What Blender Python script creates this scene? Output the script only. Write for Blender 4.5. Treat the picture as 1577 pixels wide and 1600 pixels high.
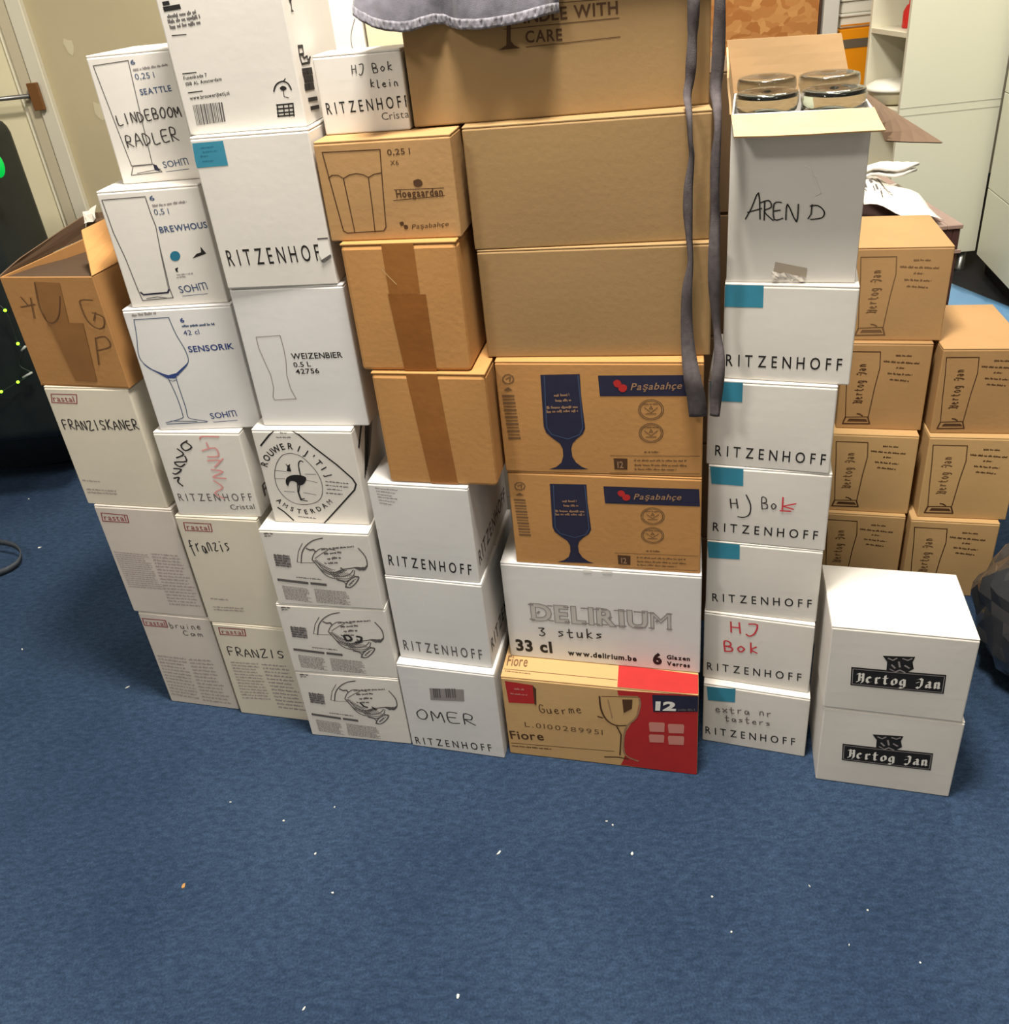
import bpy, bmesh, math, random
from mathutils import Vector, Matrix, Euler
from mathutils.geometry import tessellate_polygon
random.seed(7)
S = bpy.context.scene
for o in list(bpy.data.objects): bpy.data.objects.remove(o)
COL = S.collection

# ------------------------------------------------------------------ camera
CF, CCX, CCY, PITCH, ROLL, CAMH = 1277.448, 782.619, 587.784, 0.462712, 0.104152, 1.55
_cp, _sp = math.cos(PITCH), math.sin(PITCH)
_F = Vector((0, _cp, -_sp)); _r = Vector((1, 0, 0)); _d = _F.cross(_r)
_c, _s = math.cos(ROLL), math.sin(ROLL)
_X = _c * _r + _s * _d; _Y = -_s * _r + _c * _d
CAMP = Vector((0, 0, CAMH))
cd = bpy.data.cameras.new('camera'); cam = bpy.data.objects.new('camera', cd); COL.objects.link(cam)
cam.matrix_world = Matrix(((_X.x, -_Y.x, -_F.x, 0), (_X.y, -_Y.y, -_F.y, 0), (_X.z, -_Y.z, -_F.z, CAMH), (0, 0, 0, 1)))
cd.sensor_fit = 'VERTICAL'; cd.sensor_height = 24; cd.sensor_width = 24
cd.lens = CF / 1600 * 24
cd.shift_x = (788.5 - CCX) / 1600; cd.shift_y = -(800 - CCY) / 1600
cd.clip_start = 0.02; cd.clip_end = 50
S.camera = cam
# ------------------------------------------------------------------ light
S.view_settings.view_transform = 'Standard'; S.view_settings.look = 'None'
S.view_settings.gamma = 1; S.view_settings.use_curve_mapping = False
S.view_settings.exposure = 0.0
W = bpy.data.worlds.new('world'); S.world = W; W.use_nodes = True
W.node_tree.nodes['Background'].inputs[0].default_value = (1.0, 0.95, 0.9, 1)
W.node_tree.nodes['Background'].inputs[1].default_value = 0.15
def area(name, loc, target, sx, sy, power, col):
    l = bpy.data.lights.new(name, 'AREA'); l.shape = 'RECTANGLE'; l.size = sx; l.size_y = sy
    l.energy = power; l.color = col
    o = bpy.data.objects.new(name, l); COL.objects.link(o); o.location = loc
    o.rotation_euler = (Vector(target) - Vector(loc)).to_track_quat('-Z', 'Y').to_euler()
    return o
WARM = (1.0, 0.93, 0.82)
area('panel_light_stack', (0.1, 0.93, 3.42), (0.1, 0.93, 0), 0.45, 0.45, 168, WARM)
area('panel_light_left', (-1.9, -0.35, 3.42), (-1.9, -0.35, 0), 0.5, 0.5, 66, (1.0, 0.93, 0.84))
area('panel_light_right', (1.2, -0.8, 3.42), (1.2, -0.8, 0), 0.5, 0.5, 8, (1.0, 0.93, 0.84))
area('panel_light_back', (1.6, 3.0, 3.42), (1.6, 3.0, 0), 0.6, 0.6, 66, WARM)

def ray(u, v): return _X * ((u - CCX) / CF) + _Y * ((v - CCY) / CF) + _F
def at_z(u, v, z): q = ray(u, v); return CAMP + q * ((z - CAMH) / q.z)
def at_y(u, v, y): q = ray(u, v); return CAMP + q * (y / q.y)

# ------------------------------------------------------------------ materials
def srgb(c):
    return tuple(((x / 255) / 12.92 if x / 255 <= 0.04045 else ((x / 255 + 0.055) / 1.055) ** 2.4) for x in c) + (1,)
MATS = {}
def mat(name, rgb, rough=0.6, var=0.0, scale=8, bump=0.0, bscale=300, metal=0.0, spec=0.3, trans=0.0, emit=None, sheen=0, rgb2=None, stretch=None, alpha=1, coat=0):
    if name in MATS: return MATS[name]
    m = bpy.data.materials.new(name); m.use_nodes = True; nt = m.node_tree; b = nt.nodes['Principled BSDF']
    b.inputs['Base Color'].default_value = srgb(rgb); b.inputs['Roughness'].default_value = rough
    b.inputs['Metallic'].default_value = metal; b.inputs['Specular IOR Level'].default_value = spec
    b.inputs['Transmission Weight'].default_value = trans; b.inputs['Alpha'].default_value = alpha
    b.inputs['Coat Weight'].default_value = coat
    if sheen: b.inputs['Sheen Weight'].default_value = sheen
    if emit:
        b.inputs['Emission Color'].default_value = srgb(emit[0]); b.inputs['Emission Strength'].default_value = emit[1]
    if var or bump:
        tc = nt.nodes.new('ShaderNodeTexCoord'); mp = nt.nodes.new('ShaderNodeMapping')
        nt.links.new(tc.outputs['Object'], mp.inputs[0])
        if stretch: mp.inputs['Scale'].default_value = stretch
    if var:
        n = nt.nodes.new('ShaderNodeTexNoise'); n.inputs['Scale'].default_value = scale; n.inputs['Detail'].default_value = 6
        nt.links.new(mp.outputs[0], n.inputs[0])
        cr = nt.nodes.new('ShaderNodeValToRGB'); a = srgb(rgb); c2 = srgb(rgb2) if rgb2 else tuple(x * (1 - var) for x in a[:3]) + (1,)
        cr.color_ramp.elements[0].position = 0.32; cr.color_ramp.elements[1].position = 0.68
        cr.color_ramp.elements[0].color = c2; cr.color_ramp.elements[1].color = a
        nt.links.new(n.outputs[0], cr.inputs[0]); nt.links.new(cr.outputs[0], b.inputs['Base Color'])
    if bump:
        n2 = nt.nodes.new('ShaderNodeTexNoise'); n2.inputs['Scale'].default_value = bscale; n2.inputs['Detail'].default_value = 4
        nt.links.new(mp.outputs[0], n2.inputs[0])
        bp = nt.nodes.new('ShaderNodeBump'); bp.inputs['Strength'].default_value = bump; bp.inputs['Distance'].default_value = 0.002
        nt.links.new(n2.outputs[0], bp.inputs['Height']); nt.links.new(bp.outputs[0], b.inputs['Normal'])
    MATS[name] = m; return m
WHITE = mat('white_carton', (214, 210, 204), 0.55, 0.05, 5, 0.12, 60)
WHITE2 = mat('white_carton_cool', (212, 211, 210), 0.5, 0.05, 5, 0.12, 60)
CREAM = mat('cream_carton', (205, 198, 182), 0.6, 0.06, 5, 0.12, 60)
LILAC = mat('greyed_cream_carton', (196, 188, 180), 0.6, 0.06, 5, 0.12, 60)
KRAFT = mat('kraft_carton', (176, 138, 92), 0.7, 0.1, 7, 0.2, 90)
KRAFT2 = mat('kraft_carton_plain', (152, 123, 83), 0.7, 0.09, 4, 0.15, 90)
KRAFT3 = mat('kraft_carton_light', (196, 160, 110), 0.7, 0.08, 6, 0.15, 90)
KRAFT4 = mat('kraft_carton_orange', (182, 134, 80), 0.7, 0.09, 6, 0.2, 90)
INNER = mat('carton_inside', (196, 162, 120), 0.75, 0.06, 8, 0.1, 60)
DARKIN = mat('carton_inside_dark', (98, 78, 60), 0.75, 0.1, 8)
TAPE = mat('brown_packing_tape', (150, 98, 46), 0.3, 0.14, 22, 0.15, 90, spec=0.5)
TAPE2 = mat('brown_packing_tape_overlap', (140, 88, 38), 0.3, 0.12, 22, 0.15, 90, spec=0.5)
TAPED = mat('dull_brown_tape', (134, 94, 54), 0.35, 0.12, 22, 0.1, 90)
CLEAR = mat('clear_tape', (205, 198, 188), 0.12, spec=0.7, bump=0.6, bscale=60)
BLACK = mat('black_ink', (32, 30, 30), 0.6)
GREYINK = mat('grey_ink', (92, 88, 88), 0.7)
LGREY = mat('light_grey_ink', (140, 134, 134), 0.7)
PALE = mat('pale_lilac_ink', (160, 148, 146), 0.7)
NAVY = mat('navy_ink', (44, 62, 120), 0.6)
SNAVY = mat('steel_blue_ink', (66, 84, 116), 0.6)
DNAVY = mat('dark_navy_print', (40, 40, 62), 0.6, 0.15, 40)
BLUE = mat('blue_sticker', (58, 134, 160), 0.45, 0.08, 60)
BLUES = mat('blue_sticker_print', (40, 108, 134), 0.5)
RED = mat('red_print', (176, 44, 42), 0.5, 0.08, 30)
REDPEN = mat('red_marker', (200, 64, 74), 0.5)
PINKPEN = mat('faded_red_marker', (214, 150, 148), 0.5)
PEN = mat('black_marker', (52, 48, 48), 0.5)
PENG = mat('faded_marker', (104, 98, 96), 0.5)
MAROON = mat('maroon_print', (140, 72, 76), 0.6)
BROWNINK = mat('brown_ink', (78, 52, 32), 0.7)
BROWNINK2 = mat('faint_brown_ink', (112, 84, 56), 0.7)
PAPER = mat('white_print', (225, 222, 216), 0.6)
TANINK = mat('tan_print', (152, 118, 90), 0.6)
PINK = mat('dusty_pink_print', (196, 132, 120), 0.6)

# ------------------------------------------------------------------ object helpers
def link(name, me, m, parent=None, smooth=False):
    o = bpy.data.objects.new(name, me); COL.objects.link(o)
    if m is not None: me.materials.append(m)
    if smooth:
        for p in me.polygons: p.use_smooth = True
    if parent: o.parent = parent
    return o
def bobj(name, bm, m, parent=None, smooth=False):
    me = bpy.data.meshes.new(name); bm.normal_update(); bm.to_mesh(me); bm.free()
    return link(name, me, m, parent, smooth)
def tag(o, label=None, cat=None, group=None, kind=None):
    if label: o['label'] = label
    if cat: o['category'] = cat
    if group: o['group'] = group
    if kind: o['kind'] = kind
    return o
def empty(name, loc, rz=0):
    o = bpy.data.objects.new(name, None); COL.objects.link(o); o.location = loc; o.rotation_euler = (0, 0, rz)
    o.empty_display_size = 0.05; return o
def add_box(bm, x0, x1, y0, y1, z0, z1, bev=0, seg=1, M=None):
    t = bmesh.new()
    vs = [t.verts.new((x, y, z)) for x in (x0, x1) for y in (y0, y1) for z in (z0, z1)]
    for f in ((0, 1, 3, 2), (4, 6, 7, 5), (0, 4, 5, 1), (2, 3, 7, 6), (0, 2, 6, 4), (1, 5, 7, 3)): t.faces.new([vs[i] for i in f])
    if bev: bmesh.ops.bevel(t, geom=t.edges[:], offset=bev, segments=seg, affect='EDGES', profile=0.5)
    if M: t.transform(M)
    t.normal_update()
    me = bpy.data.meshes.new('tmp'); t.to_mesh(me); t.free(); bm.from_mesh(me); bpy.data.meshes.remove(me)
def box(name, x0, x1, y0, y1, z0, z1, m, parent=None, bev=0, M=None):
    bm = bmesh.new(); add_box(bm, x0, x1, y0, y1, z0, z1, bev, 1, M); return bobj(name, bm, m, parent)
def slab(name, quad, th, m, parent=None, n=1, wob=0):
    """a sheet spanned by four corners (a,b,c,d in order) with real thickness; wob makes it wavy"""
    a, b, c, d = [Vector(p) for p in quad]; nrm = (b - a).cross(d - a).normalized()
    bm = bmesh.new(); g = []
    for side in (0, 1):
        rows = []
        for i in range(n + 1):
            r_ = []
            for j in range(n + 1):
                u, v = i / n, j / n
                p = (a * (1 - u) + b * u) * (1 - v) + (d * (1 - u) + c * u) * v
                p = p + nrm * (side * th + wob * math.sin(u * 5 + v * 3) * math.sin(v * 4 + 1))
                r_.append(bm.verts.new(p))
            rows.append(r_)
        g.append(rows)
    for i in range(n):
        for j in range(n):
            for s_, G in enumerate(g):
                q = [G[i][j], G[i + 1][j], G[i + 1][j + 1], G[i][j + 1]]
                bm.faces.new(q if s_ else q[::-1])
    A, B = g
    for i in range(n):
        bm.faces.new([A[i][0], A[i + 1][0], B[i + 1][0], B[i][0]]); bm.faces.new([A[i + 1][n], A[i][n], B[i][n], B[i + 1][n]])
        bm.faces.new([A[0][i + 1], A[0][i], B[0][i], B[0][i + 1]]); bm.faces.new([A[n][i], A[n][i + 1], B[n][i + 1], B[n][i]])
    return bobj(name, bm, m, parent)
def lathe(bm, prof, n=32, M=None):
    rings = []
    for r_, z in prof:
        rings.append([bm.verts.new((M @ Vector((r_ * math.cos(a), r_ * math.sin(a), z))) if M else (r_ * math.cos(a), r_ * math.sin(a), z)) for a in [2 * math.pi * k / n for k in range(n)]])
    for A, B in zip(rings, rings[1:]):
        for k in range(n): bm.faces.new([A[k], A[(k + 1) % n], B[(k + 1) % n], B[k]])
    bm.faces.new(rings[0][::-1]); bm.faces.new(rings[-1])
def tube(bm, pts, rad, n=8):
    rings = []; pts = [Vector(p) for p in pts]
    for i, p in enumerate(pts):
        t = (pts[min(i + 1, len(pts) - 1)] - pts[max(i - 1, 0)]).normalized()
        a = t.orthogonal().normalized() if i == 0 else (a - t * a.dot(t)).normalized()
        b = t.cross(a); r_ = rad if not callable(rad) else rad(i / (len(pts) - 1))
        rings.append([bm.verts.new(p + (a * math.cos(q) + b * math.sin(q)) * r_) for q in [2 * math.pi * k / n for k in range(n)]])
    for A, B in zip(rings, rings[1:]):
        for k in range(n): bm.faces.new([A[k], A[(k + 1) % n], B[(k + 1) % n], B[k]])
    bm.faces.new(rings[0][::-1]); bm.faces.new(rings[-1])
def smooth_path(pts, k=6):
    P = [Vector(p) for p in pts]; out = []
    for i in range(len(P) - 1):
        a, b, c, d = P[max(i - 1, 0)], P[i], P[i + 1], P[min(i + 2, len(P) - 1)]
        for j in range(k):
            t = j / k
            out.append(0.5 * ((2 * b) + (c - a) * t + (2 * a - 5 * b + 4 * c - d) * t * t + (3 * b - a - 3 * c + d) * t ** 3))
    out.append(P[-1]); return out

# ------------------------------------------------------------------ cartons
CART = {
'T':(-0.8988,1.4982,-0.2685,0.1893,0.2933,0.2500,0.0000),
'S':(-0.9068,1.4994,-0.2598,0.1917,0.3009,0.2500,0.2933),
'R':(-0.9211,1.5078,-0.2600,0.1986,0.2875,0.2500,0.5942),
'Wb':(-0.9275,1.5151,-0.2921,0.2120,0.2316,0.2500,0.8817),
'V':(-0.7102,1.4381,-0.2594,0.1871,0.2897,0.2500,0.0000),
'U':(-0.7147,1.4404,-0.2442,0.1908,0.2954,0.2500,0.2897),
'Q':(-0.7038,1.4413,-0.2154,0.1882,0.2025,0.2200,0.5850),
'C':(-0.6883,1.4444,-0.1446,0.2144,0.2599,0.2500,0.7875),
'B':(-0.6696,1.4494,-0.1345,0.1892,0.2183,0.2500,1.0474),
'A':(-0.6339,1.4864,-0.1282,0.1489,0.2155,0.1700,1.2658),
'O3':(-0.5235,1.3516,-0.2298,0.2428,0.2034,0.2500,0.0000),
'O2':(-0.5235,1.3507,-0.2171,0.2433,0.1949,0.2500,0.2034),
'O1':(-0.5158,1.3495,-0.2245,0.2335,0.1939,0.2500,0.3982),
'P':(-0.4851,1.3701,-0.2264,0.2036,0.2166,0.2500,0.5921),
'D':(-0.4620,1.3800,-0.2102,0.2137,0.2810,0.2500,0.8087),
'E':(-0.4613,1.3745,-0.1836,0.2038,0.2608,0.2500,1.0897),
'F':(-0.4636,1.3904,-0.1642,0.2015,0.3044,0.2200,1.3505),
'N':(-0.2859,1.2935,-0.2791,0.2167,0.2517,0.2500,0.0000),
'M':(-0.2771,1.3113,-0.2927,0.2059,0.2237,0.2500,0.2517),
'L':(-0.2749,1.3120,-0.2768,0.2004,0.2251,0.2500,0.4754),
'K':(-0.2296,1.3052,-0.2604,0.2103,0.2321,0.2500,0.7005),
'J':(-0.2439,1.3161,-0.2504,0.2014,0.2336,0.2500,0.9327),
'I':(-0.2586,1.3342,-0.2303,0.2258,0.1633,0.2500,1.1662),
'H':(-0.2442,1.3850,-0.2000,0.1455,0.1225,0.0800,1.3296),
'DD':(-0.0667,1.2462,-0.2525,0.4032,0.2331,0.2500,0.0000),
'CC':(-0.0416,1.3008,-0.2587,0.3953,0.2528,0.2500,0.2331),
'BB':(-0.0077,1.2966,-0.2543,0.3580,0.2174,0.2500,0.4859),
'AA':(-0.0096,1.2960,-0.2421,0.3595,0.2302,0.2500,0.7033),
'Z':(-0.0195,1.3141,-0.2201,0.3838,0.1981,0.2500,0.9335),
'Y':(-0.0219,1.3157,-0.1846,0.3826,0.2003,0.2500,1.1316),
'X':(-0.0967,1.3566,-0.1465,0.4633,0.2085,0.2500,1.3319),
'KK':(0.3557,1.2287,-0.3276,0.2120,0.1720,0.2000,0.0000),
'JJ':(0.3583,1.2449,-0.3359,0.2111,0.1822,0.2000,0.1720),
'II':(0.3614,1.2485,-0.3119,0.2107,0.1748,0.2000,0.3541),
'HH':(0.3616,1.2516,-0.3213,0.2137,0.1700,0.2000,0.5289),
'GG':(0.3586,1.2577,-0.3472,0.2128,0.1741,0.2000,0.6989),
'FF':(0.3832,1.2587,-0.3595,0.2073,0.1758,0.2000,0.8730),
'EE':(0.3873,1.2648,-0.3150,0.1990,0.2691,0.2000,1.0489),
'MM':(0.5579,1.1083,-0.2800,0.2498,0.2104,0.1754,0.0000),
'LL':(0.5552,1.1080,-0.2800,0.2462,0.2071,0.1748,0.2104),
'Q2':(0.9779,1.6120,-0.2618,0.1997,0.2310,0.2503,0.0000),
'Q1':(0.7871,1.6816,-0.2740,0.1946,0.2275,0.2503,0.0000),
'P2':(0.9958,1.6213,-0.2459,0.2006,0.2325,0.2503,0.2310),
'P1':(0.7944,1.6917,-0.2731,0.1956,0.2280,0.2503,0.2275),
'O_2':(1.0034,1.6369,-0.2289,0.1827,0.2219,0.2593,0.4635),
'O_1':(0.8105,1.7152,-0.2711,0.1935,0.2321,0.2503,0.4554),
'N1':(0.8225,1.7265,-0.2700,0.2005,0.2274,0.2414,0.6876),
}
BULGE = 0.0012
class Face:
    """a face of a carton; s runs right (or back), t runs up; print lies on it"""
    def __init__(self, key, side='front'):
        x, y, a, w, h, d, z = CART[key]; self.key = key; self.side = side
        self.u = Vector((math.cos(a), math.sin(a), 0)); self.v = Vector((-math.sin(a), math.cos(a), 0)); self.o = Vector((x, y, z))
        self.w, self.h, self.d = w, h, d
        if side == 'front': self.n = self.v; self.p0 = self.o; self.W, self.H = w, h
        if side == 'right': self.n = self.u; self.p0 = self.o + self.u * w; self.W, self.H = d, h
        if side == 'top': self.n = Vector((0, 0, 1)); self.p0 = self.o + Vector((0, 0, h)); self.W, self.H = w, d
    def st(self, p):
        q = ray(*p); k = (self.p0 - CAMP).dot(self.n) / q.dot(self.n); P = CAMP + q * k - self.p0
        if self.side == 'front': return Vector((P.dot(self.u), P.z))
        if self.side == 'right': return Vector((P.dot(self.v), P.z))
        return Vector((P.dot(self.u), P.dot(self.v)))
    def pt(self, s, t, off):
        s = min(max(s, 0.0015), self.W - 0.0015); t = min(max(t, 0.0015), self.H - 0.0015)
        if self.side == 'front':
            b = BULGE * math.sin(math.pi * s / self.W) * math.sin(math.pi * t / self.H)
            return (s, -off - b, t)
        if self.side == 'right': return (self.w - 0.0004 + off, s, t)
        return (s, t, self.h + 0.0002 + off)
_glyph = {}
def glyphs(ch, bold):
    if ch == 'M': bold = 0.0
    k = (ch, bold)
    if k in _glyph: return _glyph[k]
    c = bpy.data.curves.new('t', 'FONT'); c.body = ch; c.offset = bold; c.resolution_u = 3
    o = bpy.data.objects.new('t', c); COL.objects.link(o)
    dg = bpy.context.evaluated_depsgraph_get(); e = o.evaluated_get(dg); me = e.to_mesh()
    vs = [v.co.xy.copy() for v in me.vertices]; fs = [tuple(p.vertices) for p in me.polygons]
    cnt = {}
    for f in fs:
        for i in range(len(f)):
            ed = tuple(sorted((f[i], f[(i + 1) % len(f)]))); cnt[ed] = cnt.get(ed, 0) + 1
    es = [k_ for k_, n_ in cnt.items() if n_ == 1]
    e.to_mesh_clear(); bpy.data.objects.remove(o); bpy.data.curves.remove(c)
    x0 = min([v.x for v in vs], default=0); x1 = max([v.x for v in vs], default=0.3)
    _glyph[k] = (vs, fs, es, x0, x1); return _glyph[k]
CAP = None
HAND = {  # single-stroke letters in a unit square
 'A': [[(0, 0), (.45, 1), (.9, 0)], [(.2, .4), (.75, .42)]], 'B': [[(.1, 0), (.1, 1), (.6, .95), (.65, .6), (.15, .52), (.75, .4), (.7, .05), (.1, 0)]],
 'C': [[(.8, .85), (.4, 1), (.1, .5), (.35, 0), (.8, .1)]], 'D': [[(.1, 0), (.1, 1), (.7, .75), (.75, .3), (.1, 0)]],
 'E': [[(.8, 1), (.1, .95), (.15, 0), (.85, .02)], [(.12, .5), (.65, .52)]], 'F': [[(.1, 0), (.12, 1), (.8, 1)], [(.12, .5), (.65, .55)]],
 'G': [[(.8, .85), (.35, 1), (.1, .5), (.4, 0), (.8, .15), (.8, .45), (.5, .45)]], 'H': [[(.1, 0), (.12, 1)], [(.75, 0), (.72, 1)], [(.1, .5), (.75, .52)]],
 'I': [[(.4, 0), (.45, 1)]], 'J': [[(.2, 1), (.8, 1), (.65, .1), (.3, -.25), (.05, -.1)]], 'K': [[(.1, 0), (.12, 1)], [(.8, 1), (.15, .45), (.85, 0)]],
 'L': [[(.15, 1), (.1, 0), (.8, .03)]], 'M': [[(.05, 0), (.12, 1), (.45, .35), (.8, 1), (.9, 0)]], 'N': [[(.08, 0), (.12, 1), (.75, 0), (.8, 1)]],
 'O': [[(.45, 1), (.1, .6), (.2, .05), (.6, 0), (.85, .5), (.7, .95), (.45, 1)]], 'P': [[(.1, 0), (.12, 1), (.7, .9), (.65, .5), (.12, .45)]],
 'R': [[(.1, 0), (.15, 1), (.7, .9), (.6, .5), (.15, .48), (.85, 0)]], 'S': [[(.8, .9), (.3, 1), (.15, .65), (.7, .4), (.6, .05), (.1, .08)]],
 'T': [[(.4, 0), (.45, 1)], [(0, .97), (.9, 1)]], 'Z': [[(.1, .95), (.8, 1), (.1, 0), (.85, .05)]], '3': [[(.1, .95), (.75, .95), (.35, .6), (.75, .3), (.4, 0), (.05, .1)]],
 'a': [[(.7, .5), (.3, .6), (.15, .2), (.45, 0), (.7, .5), (.75, 0)]], 'c': [[(.7, .5), (.3, .6), (.15, .2), (.7, .05)]], 'e': [[(.15, .3), (.7, .38), (.45, .6), (.15, .3), (.4, 0), (.75, .1)]],
 'f': [[(.8, .95), (.5, 1), (.35, .6), (.3, -.2)], [(.05, .55), (.7, .6)]], 'g': [[(.7, .5), (.3, .6), (.2, .2), (.7, .3), (.7, -.3), (.2, -.3)]],
 'i': [[(.4, 0), (.42, .55)], [(.45, .8), (.5, .85)]], 'k': [[(.2, 0), (.22, 1)], [(.7, .6), (.22, .3), (.75, 0)]], 'l': [[(.4, 1), (.35, 0), (.6, .02)]],
 'n': [[(.15, 0), (.2, .55), (.6, .55), (.7, 0)]], 'm': [[(.1, 0), (.15, .55), (.4, .5), (.42, 0)], [(.42, .4), (.7, .55), (.8, 0)]], 'o': [[(.45, .55), (.15, .3), (.4, 0), (.75, .3), (.45, .55)]],
 'r': [[(.2, 0), (.22, .55)], [(.22, .4), (.7, .58)]], 's': [[(.7, .55), (.2, .5), (.65, .2), (.15, .03)]], 't': [[(.4, 1), (.35, .05), (.7, .05)], [(.1, .6), (.75, .62)]],
 'u': [[(.15, .55), (.2, .05), (.6, .1), (.7, .55), (.72, 0)]], 'z': [[(.15, .55), (.7, .55), (.15, 0), (.75, 0)]], 'b': [[(.2, 1), (.2, 0), (.7, .15), (.6, .55), (.2, .5)]],
 'd': [[(.7, 1), (.7, 0), (.2, .1), (.25, .55), (.7, .5)]], 'h': [[(.2, 1), (.2, 0)], [(.2, .45), (.6, .55), (.7, 0)]], 'w': [[(.05, .55), (.25, 0), (.45, .4), (.65, 0), (.85, .55)]],
 'x': [[(.1, .55), (.75, 0)], [(.75, .55), (.1, 0)]],
}
FRAK = {  # broken-letter strokes for the broad nib
 'H': [[(.0, .88), (.12, 1), (.28, .95), (.28, .1), (.1, 0)], [(.62, 1), (.78, .92), (.78, .1), (.6, -.1)], [(.28, .5), (.52, .62), (.78, .55)], [(.0, .05), (.1, 0)]],
 'e': [[(.65, .55), (.4, .72), (.2, .5), (.2, .18), (.45, 0), (.75, .15)], [(.22, .34), (.65, .55)]],
 'r': [[(.15, .62), (.3, .7), (.3, .08), (.45, 0)], [(.3, .5), (.6, .72), (.75, .6)]],
 't': [[(.35, 1), (.35, .12), (.55, 0), (.75, .1)], [(.1, .68), (.7, .68)]],
 'o': [[(.45, .72), (.18, .5), (.18, .15), (.45, 0), (.75, .2), (.75, .55), (.45, .72)]],
 'g': [[(.65, .62), (.4, .72), (.18, .5), (.18, .18), (.45, .05), (.7, .2), (.7, .68), (.75, -.1), (.45, -.3), (.15, -.18)]],
 'J': [[(.15, .85), (.45, 1), (.75, .85), (.7, .2), (.4, -.15), (.1, 0)], [(.05, .5), (.35, .55)]],
 'a': [[(.2, .6), (.5, .72), (.68, .6), (.68, .1), (.85, 0)], [(.66, .38), (.3, .38), (.2, .12), (.4, 0), (.66, .15)]],
 'n': [[(.1, .62), (.25, .7), (.25, .08), (.35, 0)], [(.25, .5), (.55, .72), (.72, .55), (.7, .1), (.85, 0)]],
}
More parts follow.
